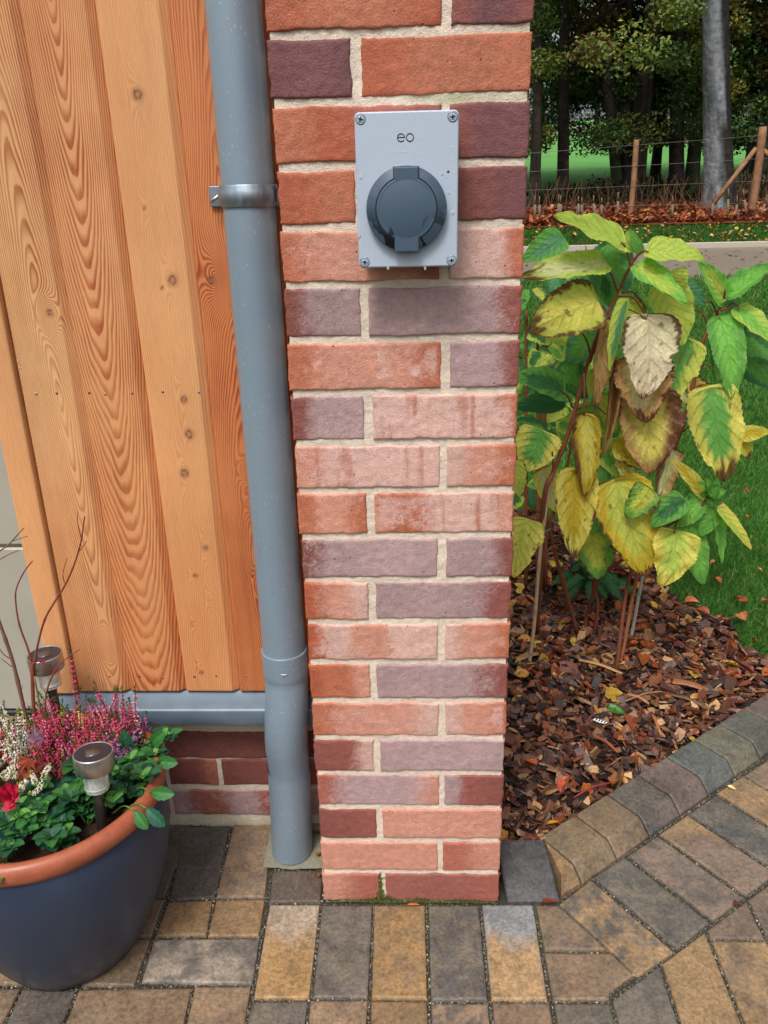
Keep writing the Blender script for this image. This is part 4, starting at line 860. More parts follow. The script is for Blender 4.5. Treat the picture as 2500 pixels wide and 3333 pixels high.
rows = [
 (730, 322, 384, 168, 232, .84, .74, 'lime', 'lime', dict(cup=.08, n=(.3, -.6, .8), heart=.35)), (626, 432, 196, 500, 200, .83, .74, 'pale', 'lime', dict(tipdry=.22, n=(0, -.7, .8), heart=.2)),
 (575, 655, 222, 800, 292, .80, .72, 'yellow', 'ygreen', dict(dry=.42, tipdry=.18, n=(-.1, -1, .3))), (385, 290, 185, 420, 160, .92, .90, 'teal', 'green', {}),
 (650, 330, 745, 575, 215, .90, .86, 'green', 'teal', dict(n=(0, -.8, .7))), (868, 368, 1165, 400, 185, .83, .78, 'lime', 'lime', dict(n=(.1, -.65, .8))),
 (812, 450, 1070, 640, 180, .82, .75, 'lime', 'bright', dict(n=(.35, -.8, .6))), (950, 560, 1060, 872, 250, .87, .84, 'ygreen', 'lime', dict(n=(.3, -1, .1))),
 (825, 385, 775, 255, 55, .85, .85, 'green', 'green', dict(droop=.5)), (750, 375, 758, 262, 80, .87, .88, 'lime', 'lime', {}),
 (862, 740, 856, 1165, 300, .80, .76, 'cream', 'cream', dict(pale=.3, dry=.16, tipdry=.06, n=(.05, -1, .2))), (850, 960, 848, 1302, 300, .825, .78, 'pale', 'tan', dict(pale=.3, dry=.26, tipdry=.18, n=(-.1, -1, .2))),
 (840, 1170, 890, 1585, 345, .84, .79, 'yellow', 'tan', dict(dry=.30, side=-.42, n=(0, -1, .25))), (1000, 1480, 926, 1752, 160, .83, .80, 'pale', 'tan', dict(side=.5, n=(.4, -1, .1), dry=.2)),
 (745, 650, 652, 1012, 95, .80, .76, 'teal', 'lime', dict(n=(-.9, -.6, .1), cup=.3)), (778, 662, 750, 875, 110, .84, .82, 'lime', 'ygreen', {}),
 (640, 762, 572, 1222, 112, .82, .78, 'tan', 'tan', dict(side=.25, wob=3.2, cup=.5, dry=.3)), (680, 985, 636, 1485, 66, .83, .80, 'brown', 'tan', dict(side=.2, wob=4, cup=.6)),
 (1090, 868, 962, 1218, 240, .90, .84, 'green', 'ygreen', dict(tipdry=.06, n=(.3, -1, .3))), (515, 1285, 528, 1712, 152, .80, .76, 'yellow', 'gold', dict(side=.40, dry=.25, wob=1.6, cup=.25, n=(-.2, -1, .2))),
 (470, 1590, 455, 2048, 232, .80, .74, 'gold', 'yellow', dict(tipdry=.16, dry=.12, n=(.1, -1, .25))), (690, 1655, 850, 2145, 330, .80, .72, 'ygreen', 'gold', dict(dry=.15, tipdry=.10, n=(0, -1, .35))),
 (872, 1690, 755, 1840, 175, .755, .74, 'ygreen', 'green', dict(dry=.22)), (1062, 1745, 890, 1885, 140, .745, .73, 'dgreen', 'green', dict(n=(-.1, -.8, .6))),
 (1020, 1930, 960, 2212, 240, .76, .70, 'lime', 'yellow', dict(wob=2.2, n=(0, -1, .5))), (1092, 1905, 1170, 2205, 165, .78, .74, 'bright', 'green', dict(n=(.2, -1, .4))),
 (550, 1945, 600, 2175, 215, .85, .82, 'ygreen', 'green', dict(dry=.12)), (205, 1870, 118, 2160, 215, .70, .64, 'ygreen', 'yellow', dict(dry=.12, n=(-.3, -1, .2))),
 (120, 1540, 160, 1725, 110, .78, .76, 'ygreen', 'lime', dict(dry=.1)), (278, 1370, 190, 1580, 235, .82, .78, 'green', 'yellow', dict(n=(-.1, -1, .3))),
 (300, 1380, 150, 1300, 110, .86, .84, 'green', 'dgreen', dict(n=(0, -.5, .9))), (190, 1370, 160, 1590, 150, .88, .86, 'tan', 'brown', dict(dry=.6)),
 (392, 1148, 140, 1060, 190, .88, .84, 'dgreen', 'green', dict(n=(0, -.7, .8))), (385, 1190, 140, 1235, 130, .92, .90, 'dgreen', 'dgreen', {}),
 (290, 1590, 392, 1830, 150, .86, .84, 'pale', 'yellow', {}), (575, 1395, 700, 1610, 130, .90, .88, 'green', 'lime', {}), (705, 1520, 795, 1668, 95, .87, .86, 'yellow', 'pale', dict(dry=.12)),
 (1175, 1725, 1012, 1530, 92, .80, .77, 'gold', 'yellow', dict(n=(.3, -.8, .5))), (600, 1180, 690, 1390, 150, .90, .88, 'ygreen', 'green', {}), (700, 1420, 850, 1570, 150, .87, .86, 'gold', 'yellow', dict(dry=.3)),
 (560, 480, 565, 655, 75, .90, .90, 'teal', 'green', {}), (625, 480, 650, 670, 120, .93, .92, 'dgreen', 'green', {}), (540, 830, 430, 990, 170, .94, .92, 'green', 'teal', {}), (930, 1190, 1000, 1400, 130, .88, .86, 'lime', 'yellow', {}),
 (1010, 480, 1050, 590, 130, .88, .87, 'ygreen', 'lime', {}), (770, 650, 850, 735, 90, .87, .86, 'yellow', 'tan', dict(dry=.4)), (560, 1030, 545, 1180, 60, .86, .86, 'ygreen', 'lime', {}), (480, 1240, 600, 1400, 150, .93, .92, 'green', 'lime', {}),
 (180, 1300, 240, 1420, 110, .90, .9, 'dgreen', 'green', {}), (380, 1320, 460, 1390, 90, .9, .9, 'green', 'lime', {}), (400, 1000, 520, 1180, 160, .96, .95, 'green', 'dgreen', {})]
shrub(sa, rows)
# leafy shoot low on the right of the same shrub
for i in range(13):
    a = Z4p(1215+10*math.sin(i*2), 1725+8*math.cos(i), .765); an = i*2.4; r = 62+26*math.sin(i*1.3); q = MB()
    c_ = Z4p(1222+r*math.cos(an)*1.25, 1712-18-r*.8*math.sin(an), .765-.02*math.sin(an)); leafsurf(q, a, c_, .030, LC['bright'], LC['green'], seed=80+i, nu=12, nv=9, nrm=(0, -.7, .8), heart=.1, cup=.25); q.build('leaf', M['leaf'], sa)
shrub(sa, [(1240, 1800, 1160, 1940, 110, .78, .76, 'green', 'green', {}), (1150, 1760, 1050, 1890, 110, .77, .75, 'bright', 'green', {}), (1258, 1800, 1432, 2012, 92, .77, .73, 'lime', 'yellow', dict(n=(.5, -.7, .5), cup=.3)), (1240, 1830, 1285, 2085, 95, .78, .75, 'green', 'bright', dict(n=(.6, -.8, .2)))], 100)
# second plant at the right
sb = thing('green_shrub', (1.05, 1.25, .01), 'taller shrub with fresh green leaves on red-brown stems at right frame edge', 'shrub')
st = [atz(1420, 1255, .02), Z4p(985, 1720, 1.1), Z4p(1010, 1480, 1.12), Z4p(1070, 1300, 1.12), Z4p(1112, 1130, 1.13), Z4p(1168, 890, 1.14), Z4p(1210, 790, 1.15), Z4p(1260, 700, 1.15), Z4p(1290, 620, 1.15)]
stem(sb, st, .0085, .003)
for a, c_ in (((1205, 800), (1120, 690)), ((1250, 720), (1180, 655)), ((1260, 700), (1370, 745)), ((1290, 630), (1290, 600)), ((1110, 1140), (1220, 1140)), ((1150, 1030), (1210, 1020)), ((1060, 1370), (1130, 1375)), ((1255, 700), (1260, 750)), ((1290, 690), (1375, 690))):
    petiole(sb, Z4p(*a, 1.14), Z4p(*c_, 1.12), sag=.015)
shrub(sb, [(1295, 640, 1168, 442, 125, 1.14, 1.10, 'lime', 'bright', dict(n=(-.3, -.7, .6))), (1312, 612, 1560, 440, 165, 1.14, 1.10, 'bright', 'green', dict(n=(0, -.5, .9))), (1365, 690, 1570, 870, 170, 1.13, 1.06, 'bright', 'lime', dict(n=(.2, -.6, .8))),
 (1262, 748, 1348, 1158, 190, 1.10, 1.02, 'bright', 'green', dict(n=(0, -.9, .5))), (1385, 870, 1580, 975, 160, 1.18, 1.14, 'green', 'dgreen', {}), (1400, 960, 1580, 1130, 160, 1.2, 1.18, 'green', 'dgreen', {}),
 (1215, 1140, 1290, 1622, 300, 1.04, .98, 'green', 'yellow', dict(tipdry=.26, n=(0, -1, .3))), (1385, 1385, 1532, 1372, 95, 1.12, 1.08, 'gold', 'yellow', {}), (1380, 1395, 1425, 1518, 90, 1.12, 1.1, 'gold', 'lime', dict(tipdry=.3)),
 (1070, 560, 1175, 660, 110, 1.2, 1.2, 'teal', 'teal', {}), (1290, 640, 1400, 740, 110, 1.18, 1.16, 'teal', 'green', {}), (1205, 860, 1245, 1130, 90, 1.2, 1.18, 'dgreen', 'green', dict(n=(.8, -.6, .1))), (1100, 1110, 1230, 1180, 110, 1.14, 1.12, 'tan', 'yellow', dict(dry=.4)),
 (1430, 830, 1540, 720, 120, 1.24, 1.24, 'green', 'dgreen', {}), (1030, 1160, 1100, 1210, 60, 1.12, 1.12, 'pale', 'tan', {}), (1040, 1180, 960, 1300, 110, 1.2, 1.2, 'green', 'green', {})], 200)
# third plant further back, half behind the pier
sc_ = thing('low_back_shrub', (.55, 1.45, .01), 'low dense green shrub half hidden behind pier and the autumn shrub', 'shrub')
for a, c_ in (((190, 980), (195, 700)), ((255, 1000), (262, 790)), ((280, 1010), (330, 860)), ((300, 990), (310, 880))): stem(sc_, [atz(1062+.39*a[0], 1290, .01), Z4p(*a, 1.4), Z4p(*c_, 1.4)], .006, .004)
fr = np.random.default_rng(3)
for i in range(60):
    bx, by = fr.uniform(120, 620), fr.uniform(470, 1180) if i < 34 else fr.uniform(1180, 1750); an = fr.uniform(.2, 2.9); r = fr.uniform(90, 150); y = fr.uniform(1.15, 1.6)
    cm = ['dgreen', 'green', 'teal', 'green', 'ygreen', 'dgreen', 'gold'][fr.integers(7)]
    shrub(sc_, [(bx, by, bx+r*math.cos(an), by+r*math.sin(an), r*.8, y, y-.04, cm, ['green', 'dgreen', 'lime'][fr.integers(3)], dict(n=(fr.normal()*.4, -1, .6), dry=.15 if fr.random() < .25 else 0))], 300+i)
# bamboo canes and ties
CANE = lin((172, 148, 120)); CAN2 = lin((176, 168, 156))
def cane(p0, p1, r, col, label):
    p0, p1 = np.array(p0), np.array(p1); L = np.linalg.norm(p1-p0); k = np.linspace(0, 1, 61); P = p0+(p1-p0)*k[:, None]+np.array([.003, .002, 0])*np.sin(k*7)[:, None]
    R = r*(1+.22*np.exp(-(((k*L/.13) % 1-.5)/.04)**2)); c = np.asarray(col)*(1-.35*np.exp(-(((k*L/.13) % 1-.5)/.03)**2))[:, None]
    q = MB(); tube(q, P, R, 10, c); return tag(q.build('bamboo_cane', M['soft']), label, 'cane', 'bamboo canes supporting the shrubs')
cane(atz(1140, 1456, -.01), Z4p(318, 1650, .80), .0048, CANE, 'straw coloured bamboo cane nearest the pier, carrying a green tie')
cane(atz(1331, 1466, -.01), Z4p(850, 1980, .86), .0052, lin((134, 84, 54)), 'reddish brown bamboo cane leaning beside a paler grey cane')
cane(atz(1352, 1415, -.01), Z4p(880, 2010, .90), .0045, CAN2, 'pale grey bamboo cane just right of the reddish cane')
def tie(pt, r, label):
    q = MB(); a = np.linspace(0, 2*np.pi, 22); pt = np.array(pt); tube(q, [pt+np.array([math.cos(t)*r, math.sin(t)*r, .002*math.sin(2*t)]) for t in a], .0012, 6)
    tube(q, [pt+np.array([r, -.002, 0]), pt+np.array([r+.008, -.006, .004]), pt+np.array([r+.013, -.004, .009])], .0011, 6); tube(q, [pt+np.array([-r, -.002, 0]), pt+np.array([-r-.009, -.004, .003])], .0011, 6); return tag(q.build('plant_tie', M['teal']), label, 'plant tie', 'green wire ties on the shrub stems')
tie(Z4p(270, 1922, .79), .012, 'green wire tie twisted around cane and stem near the pier'); tie(Z4p(1062, 1305, 1.115), .013, 'green wire tie on the red-brown stem of the right shrub')
# fern at the back of the bed
fe = thing('fern', (.74, 1.22, .02), 'small dark green fern among the stems at back of the bark bed', 'fern')
for i, (tx, ty) in enumerate(((1192, 1262), (1222, 1300), (1236, 1232), (1262, 1240), (1290, 1262), (1345, 1300), (1385, 1295), (1310, 1292), (1215, 1280), (1275, 1305), (1250, 1215), (1330, 1268))):
    a = np.array([.72+.01*i/3, 1.2, .03]); c_ = atz(tx, ty, .07+.02*(i % 3)); m = (a+c_)/2+np.array([0, 0, .06]); P = curve([a, m, c_], 12); q = MB(); tube(q, P, .0012, 5, LC['dgreen'])
    T, N, B_ = frames(P); side = np.cross(T, [0, 0, 1.]); side /= np.linalg.norm(side, axis=1)[:, None]
    for k in range(2, len(P)-1):
        l = .034*math.sin(math.pi*min(1, .12+k/len(P)*.9)); 
        for s in (-1, 1):
            d = side[k]*s+T[k]*.35; d /= np.linalg.norm(d); e = P[k]+d*l+np.array([0, 0, -.25*l]); w_ = T[k]*.0042; q.add([P[k]-w_, P[k]+w_, e*.4+P[k]*.6+w_*1.2, e, e*.4+P[k]*.6-w_*1.2], [np.array([[0, 1, 2, 3, 4]])], lin((44, 96, 46))*rng.uniform(.7, 1.2))
    q.build('frond', M['smallleaf'], fe, smooth=False)

# fallen leaves ----------------------------------------------------
M['dead'] = leafmat('fallen_leaf', lambda t: t.mix(.7, t.attr('col'), t.ramp(t.noise(120, 4), [(.3, .6), (.7, 1.3)]), 'MULTIPLY'), .1, .38)
def deadleaf(mb, p, L, W, rz, tilt, col, seed, nu=9, nv=7, curl=.25):
    R = np.array(Matrix.Rotation(rz, 3, 'Z') @ Matrix.Rotation(tilt, 3, 'Y') @ Matrix.Rotation(.4*math.sin(seed), 3, 'X'))
    U, V_ = np.meshgrid(np.linspace(0, 1, nu), np.linspace(-1, 1, nv), indexing='ij'); pr = np.sin(np.pi*U**.8)**.8; pr[0] = pr[-1] = .02
    X = (U-.5)*L; Yy = V_*W/2*pr*(1+.12*np.sin(U*25+seed)*np.abs(V_)); Z = curl*W*(V_**2)*pr+curl*L*.4*(U-.5)**2+.05*W*fbm(U*4, V_*3, seed, 71)
    P = np.stack([X, Yy, Z], -1).reshape(-1, 3) @ R.T+np.array(p); c = np.asarray(col)*(1-.35*np.exp(-(V_/.09)**2)*.6+.2*fbm(U*5, V_*5, seed, 9))[..., None]
    mb.add(P, gridf(nu, nv), c.reshape(-1, 3))
DC = [lin(c) for c in ((150, 74, 34), (176, 92, 44), (120, 56, 36), (200, 140, 62), (196, 160, 60), (98, 46, 34), (140, 86, 56))]
b = MB(); n = 0
while n < 640:
    x, y = rng.uniform(.33, 2.2), rng.uniform(.05, 1.9)
    if not bedin(x, y) or (rng.random() > .25+.75*sst(.3, 1.0, y)): continue
    n += 1; L = rng.uniform(.022, .052); deadleaf(b, (x, y, bedz(x, y)+rng.uniform(.010, .024)), L, L*rng.uniform(.5, .75), rng.uniform(0, 6.3), rng.normal()*.45, DC[rng.choice(7, p=[.24, .18, .2, .1, .06, .14, .08])]*rng.uniform(.55, 1.05), n, curl=rng.uniform(.1, .45))
tag(b.build('leaf_litter', M['dead']), 'small rusty beech leaves scattered through the bark mulch', 'fallen leaves', kind='stuff')
def oneleaf(px, py, z, L, W, rz, col, label, tilt=.1, curl=.2, group=None):
    q = MB(); p = atz(px, py, z); deadleaf(q, p, L, W, rz, tilt, lin(col), px, 13, 9, curl); return tag(q.build('fallen_leaf', M['dead']), label, 'leaf', group)
oneleaf(1213, 1696, .03, .036, .022, 1.35, (186, 86, 58), 'pinkish orange pointed leaf upright on the bark mulch', -.3)
oneleaf(1146, 1648, .03, .040, .026, 2.2, (190, 92, 32), 'bright orange leaf on bark chips close to the pier', .3, .3)
oneleaf(1192, 1778, .028, .034, .016, .4, (206, 152, 40), 'small yellow leaf lying against the kerb back edge')
oneleaf(1328, 1502, .035, .055, .050, .2, (168, 130, 40), 'large mottled olive yellow leaf on the mulch', .1, .1)
oneleaf(1328, 1534, .034, .052, .026, -.5, (58, 110, 32), 'fresh green leaf lying below the olive yellow leaf')
oneleaf(1330, 1690, .034, .034, .030, .9, (150, 88, 52), 'brown curled leaf at the kerb beside the mulch', .3, .4)
oneleaf(1343, 1582, .034, .036, .014, -1.1, (190, 130, 44), 'narrow ochre leaf in the middle of the bark bed', .2)
oneleaf(1212, 1345, .035, .07, .065, .5, (196, 184, 78), 'large round yellow leaf at foot of the autumn shrub', .2, .15)
oneleaf(1203, 1225, .06, .07, .05, .9, (206, 170, 40), 'golden lobed leaf behind the canes near the pier', .3, .3)
oneleaf(1163, 1395, .035, .055, .03, -.2, (196, 160, 70), 'tan yellow leaf beside the straw coloured cane')
oneleaf(691, 1890, .003, .032, .012, 1.5, (204, 140, 30), 'yellow leaf standing in the joint left of the pier foot', .6, .3)
oneleaf(690, 1845, .006, .024, .014, 1.2, (196, 116, 46), 'orange leaf wedged above the yellow leaf by the pier foot', .5, .3)
oneleaf(684, 1800, .012, .030, .02, 1.0, (128, 42, 30), 'dark red leaf caught between downpipe and pier', .8, .3)
oneleaf(1187, 1951, .003, .034, .010, .15, (126, 58, 42), 'curled red brown leaf in joint right of the pier', .1, .8)
oneleaf(1580, 1702, .005, .018, .009, -.6, (222, 200, 140), 'tiny pale yellow leaf on the diagonal paving blocks', .1, .4)
oneleaf(1590, 1953, .003, .014, .012, .5, (110, 52, 38), 'small dark red leaf at a diagonal paving joint', .1, .5)
oneleaf(893, 1954, .004, .024, .005, .0, (190, 96, 40), 'thin orange leaf lying along the pier foot', .0, .4)
q = MB(); fp = atz(1295, 1558, .038)   # small striped feather
for k in range(22):
    t = k/21; c = (232, 232, 228) if (k//2) % 2 else (60, 60, 62); w_ = .0065*math.sin(math.pi*(.15+.8*t)); x = -.018+.036*t
    q.add(np.array([[x, -w_*.3, 0], [x+.0016, -w_*.3, 0], [x+.0036, w_*.9, .002], [x+.002, w_*.9, .002]]) @ np.array(Matrix.Rotation(-.55, 3, 'Z')).T+fp, np.array([[0, 1, 2, 3]]), lin(c)); q.add(np.array([[x, -w_*.3, 0], [x+.0018, -w_*.3, 0], [x+.003, -w_, .001], [x+.001, -w_, .001]]) @ np.array(Matrix.Rotation(-.55, 3, 'Z')).T+fp, np.array([[0, 1, 2, 3]]), lin((236, 236, 232)))
tag(q.build('feather', M['soft']), 'small white feather with dark bars on the bark mulch', 'feather')
# larger pieces of bark and twigs
tw = [((1115, 1425), (1180, 1408), .012, (150, 112, 74)), ((1250, 1425), (1345, 1455), .006, (176, 136, 84)), ((1440, 1470), (1530, 1490), .012, (140, 88, 54)), ((1505, 1500), (1570, 1500), .006, (70, 56, 58)), ((1355, 1500), (1402, 1520), .004, (168, 110, 78)), ((1410, 1545), (1428, 1590), .0035, (170, 104, 60)), ((1450, 1500), (1530, 1530), .006, (104, 76, 54)), ((1285, 1590), (1335, 1625), .0035, (150, 78, 50)), ((1180, 1575), (1250, 1640), .0015, (96, 50, 38)), ((1240, 1722), (1320, 1690), .0018, (140, 48, 44)), ((1350, 1515), (1430, 1493), .0022, (150, 110, 80))]
for i, (a, c_, r, col) in enumerate(tw):
    q = MB(); A_, B_ = atz(*a, .036), atz(*c_, .036); P = curve([A_, (A_+B_)/2+np.array([0, .004, .004]), B_], 8); R = r*(1-.3*np.abs(np.linspace(-1, 1, len(P)))**3)*(1+.1*fbm(np.arange(len(P))*.7, i, 0, 4))
    T, N, Bn = frames(P); V = []
    for k in range(10):
        t = 2*math.pi*k/10; V.append(P+N*(math.cos(t)*R)[:, None]+np.array([0, 0, .38 if r > .004 else 1])*(math.sin(t)*R)[:, None])
    q.add(np.array(V).reshape(-1, 3), gridf(10, len(P), True), lin(col)); tag(q.build('bark_piece' if r > .004 else 'twig', M['chip'], smooth=False), ['broad pale slab of bark by the straw cane', 'long split of light wood in front of the canes', 'thick brown bark slab near the lawn edge', 'dark grey bark splinter next to the thick brown slab', 'short pale pinkish twig near middle of bed', 'orange brown twig stub pointing at the kerb', 'long grey brown splinter below the thick slab', 'reddish twig pointing towards the kerb', 'thin dark curved twig near the pier', 'thin red twig lying along the kerb edge', 'slim tan twig crossing the pale pinkish twig'][i], 'bark' if r > .004 else 'twig')

# ------------------------------------------------------------------ glazed pot
PX, PY, PR, PH = -.446, -.074, .197, .34
def m_glaze():
    t = NT('blue_glaze'); n = t.noise(6, 4, .6); c = t.mix(n, L4((36, 44, 62)), L4((54, 65, 86)))
    s = t.ramp(t.vor(120), [(.0, 1.), (.04, 1.), (.07, 0.)]); s = t.math('MULTIPLY', s, t.ramp(t.noise(40, 2), [(.55, 0), (.62, .55)])); c = t.mix(s, c, L4((140, 150, 164)))
    sz = t.node('ShaderNodeSeparateXYZ', {0: t.pos()}, 2); d = t.math('MULTIPLY', t.mapr(sz, .0, .10, .75, 0), t.ramp(t.noise(45, 5, .75), [(.42, 0), (.62, 1.)]), clamp=True); c = t.mix(d, c, L4((112, 98, 82))); sk = t.ramp(t.noise(14, 5, .7, t.mp(t.pos(), (1, 1, .18))), [(.55, 0), (.75, .35)]); c = t.mix(sk, c, L4((92, 98, 106)))
    return t.fin(c, t.mapr(n, .3, .7, .34, .56), t.bump(t.noise(200, 3), .08, .001), spec=.45)
def m_terra():
    t = NT('terracotta'); n = t.noise(18, 4, .6); c = t.mix(n, L4((140, 74, 50)), L4((176, 98, 70))); c = t.mix(.7, c, t.ramp(t.noise(60, 5, .75), [(.32, .68), (.55, 1.05)]), 'MULTIPLY'); return t.fin(c, t.mapr(n, .3, .7, .35, .55), t.bump(t.noise(90, 3), .2, .001), spec=.4)
M['glaze'] = m_glaze(); M['terra'] = m_terra()
pot = thing('plant_pot', (PX, PY, 0), 'round dark blue glazed pot with bare terracotta rim full of heather', 'plant pot')
b = MB(); lathe(b, [(.0, .0), (.112, .0), (.121, .004), (.134, .03), (.152, .07), (.170, .12), (.184, .17), (.1925, .22), (.1955, .26), (.1935, .285), (.189, .302), (.1875, .308)], PX, PY, 110); b.build('glazed_body', M['glaze'], pot)
b = MB(); tt = np.linspace(0, 2*np.pi, 160, endpoint=False); prof = [(.1868, .300), (.1885, .3045), (.1925, .3085), (.1965, .315), (.1978, .323), (.196, .332), (.1905, .339), (.184, .3405), (.177, .338), (.1725, .331), (.171, .320), (.170, .27)]
V = [(PX+math.cos(t)*(r+.0008*math.sin(t*5+i)), PY+math.sin(t)*(r+.0008*math.sin(t*5+i)), z+(-.0035*max(0, float(vn(t*9, 0, 0, 5))) if i == 0 else 0)) for t in tt for i, (r, z) in enumerate(prof)]; b.add(V, gridf(160, len(prof), True)); b.build('rim', M['terra'], pot)
b = MB(); A, B = np.meshgrid(np.linspace(0, .172, 14), tt[::4], indexing='ij'); b.add(np.stack([PX+A*np.cos(B), PY+A*np.sin(B), .302+.008*fbm(A*40, B*4, 0, 3)], -1).reshape(-1, 3), gridf(14, 40)); q = b.build('compost', M['soil'], pot)
# heather: upright racemes of small bells
def spike(mb, p0, p1, L, ctip, cfl, cfl2, n=70, r=.0058, sd=0):
    p0, p1 = np.array(p0), np.array(p1); ax = (p1-p0)/np.linalg.norm(p1-p0); H_ = np.linalg.norm(p1-p0); f = np.random.default_rng(sd)
    m = p0+(p1-p0)*.5+f.normal(size=3)*.006*H_/.1; P = curve([p0, m, p1], 10); tube(mb, P, np.linspace(.0014, .0006, len(P)), 5, lin((88, 66, 38)))
    T, N, B_ = frames(P)
    for k in range(n):
        t = f.uniform(.12, 1)**.9; i = min(int(t*(len(P)-1)), len(P)-1); a = f.uniform(0, 6.28); d = N[i]*math.cos(a)+B_[i]*math.sin(a)
        green = t > .90 or (t < .2 and f.random() < .5); s = (.0026 if green else .0031)*f.uniform(.8, 1.15); rr = r*(.45+.55*min(1, (1.06-t)*3.2))*f.uniform(.75, 1.05)
        o = P[i]+d*rr*.35; tip_ = P[i]+d*rr+np.array([0, 0, (.0030 if green else -.0022)]); w_ = np.cross(d, T[i])*s*.5; up = T[i]*s*.42
        c = np.array(ctip if green else (cfl if f.random() < .7 else cfl2))*f.uniform(.7, 1.2); mid = (o+tip_)/2
        mb.add([o, mid+w_, mid+up, mid-w_, mid-up, tip_], np.array([[0, 1, 2], [0, 2, 3], [0, 3, 4], [0, 4, 1], [5, 2, 1], [5, 3, 2], [5, 4, 3], [5, 1, 4]]), c)
GT, GL = lin((60, 92, 38)), lin((140, 160, 56))
PKC = [lin((196, 62, 104)), lin((176, 60, 116)), lin((204, 84, 98)), lin((226, 160, 150))]
hz = .31
def heather(name, label, items, cfun, group='heathers planted in the pot'):
    root = thing(name, (items[0][0][0], items[0][0][1], hz), label, 'heather', group)
    for i, (p0, p1) in enumerate(items):
        q = MB(); a, b_, c_, n, r = cfun(i); spike(q, p0, p1, 0, a, b_, c_, n, r, i*13+len(label)); q.build('flower_spike', M['soft'], root, smooth=False)
f = np.random.default_rng(12); items = []
def potp(px, py, z=hz):      # point on the compost seen at px,py
    p = atz(px, py, z); return p
tops = [(150, 1392, .05), (176, 1478, .06), (166, 1515, .05), (262, 1480, .02), (292, 1478, .01), (222, 1510, .03), (240, 1520, .03), (200, 1505, .05), (278, 1505, .03), (213, 1540, .02), (252, 1540, .0), (232, 1550, -.01), (190, 1535, .03), (270, 1530, .02), (146, 1520, .06), (128, 1530, .06), (180, 1560, .0), (205, 1570, -.02), (225, 1580, -.02), (160, 1560, .02), (136, 1565, .04), (285, 1540, .04)]
for i, (tx, ty, y) in enumerate(tops): p1 = at(tx, ty, y+.03); p0 = np.array([p1[0]+f.uniform(-.02, .02)+(-.33-p1[0])*.25*0, y+f.uniform(-.02, .01), hz-.005]); items.append((p0, p1))
for i in range(62): p0 = np.array([f.uniform(-.50, -.335), f.uniform(-.05, .085), hz-.005]); items.append((p0, p0+np.array([f.normal()*.014, f.normal()*.012-.005, f.uniform(.06, .135)])))
heather('pink_heather', 'bushy deep pink heather with dense upright flower spikes at back of pot', items, lambda i: (GT, PKC[i % 3], PKC[[2, 3, 0][i % 3]], 130 if i < 22 else 105, .0062))
items = []
for tx, ty, y in ((318, 1535, .05), (328, 1558, .05), (305, 1560, .03), (325, 1600, .03), (300, 1590, .01), (275, 1570, .0), (262, 1590, -.02), (285, 1600, -.01), (312, 1610, .02), (320, 1580, .06)): p1 = at(tx, ty, y+.02); items.append((np.array([p1[0]-f.uniform(.0, .025), y-.005, hz-.005]), p1))
for i in range(26): p0 = np.array([f.uniform(-.375, -.305), f.uniform(-.04, .075), hz-.005]); items.append((p0, p0+np.array([f.normal()*.012+.004, f.normal()*.01-.004, f.uniform(.05, .09)])))
heather('purple_heather', 'mauve purple heather clump at the right of the pot beside the rim', items, lambda i: (GT, lin((158, 92, 152)), lin((186, 130, 158)), 100, .0058))
items = []
for tx, ty, y in ((10, 1535, .05), (20, 1560, .05), (38, 1530, .06), (45, 1560, .05), (8, 1580, .02), (30, 1590, .02), (64, 1560, .05), (55, 1590, .03), (15, 1620, 0), (40, 1625, .0), (20, 1660, -.02), (50, 1650, -.01), (-4, 1560, .04), (-6, 1610, .02), (4, 1640, -.02), (56, 1632, -.01), (70, 1590, .04)): p1 = at(tx, ty, y+.02); items.append((np.array([p1[0]+f.uniform(-.015, .02), y-.01, hz-.005]), p1))
for a, c_ in (((98, 1665), (62, 1722)), ((92, 1680), (110, 1658)), ((60, 1680), (38, 1702)), ((30, 1660), (8, 1690)), ((75, 1690), (68, 1672)), ((50, 1690), (44, 1712)), ((20, 1650), (28, 1680))): p0 = atz(*a, hz+.075); p1 = atz(*c_, hz+.065); items.append((p0, p1+np.array([0, 0, .004])))
for i in range(34): p0 = np.array([f.uniform(-.60, -.50), f.uniform(-.06, .08), hz-.005]); items.append((p0, p0+np.array([f.normal()*.012, f.normal()*.012-.005, f.uniform(.06, .12)])))
heather('white_heather', 'white flowered heather with lime tips at left side of the pot', items, lambda i: (GL, lin((214, 208, 192)), lin((198, 196, 160)), 115, .0056))
items = []
for tx, ty, y in ((132, 1500, .07), (165, 1512, .04), (131, 1590, .02), (132, 1520, .06)): p1 = at(tx+3, ty+8, y+.02); items.append((np.array([p1[0]+.005, y, hz-.005]), p1))
heather('lime_heather', 'few lime yellow heather shoots standing among the pink spikes', items, lambda i: (GL, lin((198, 196, 96)), GL, 120, .0052))
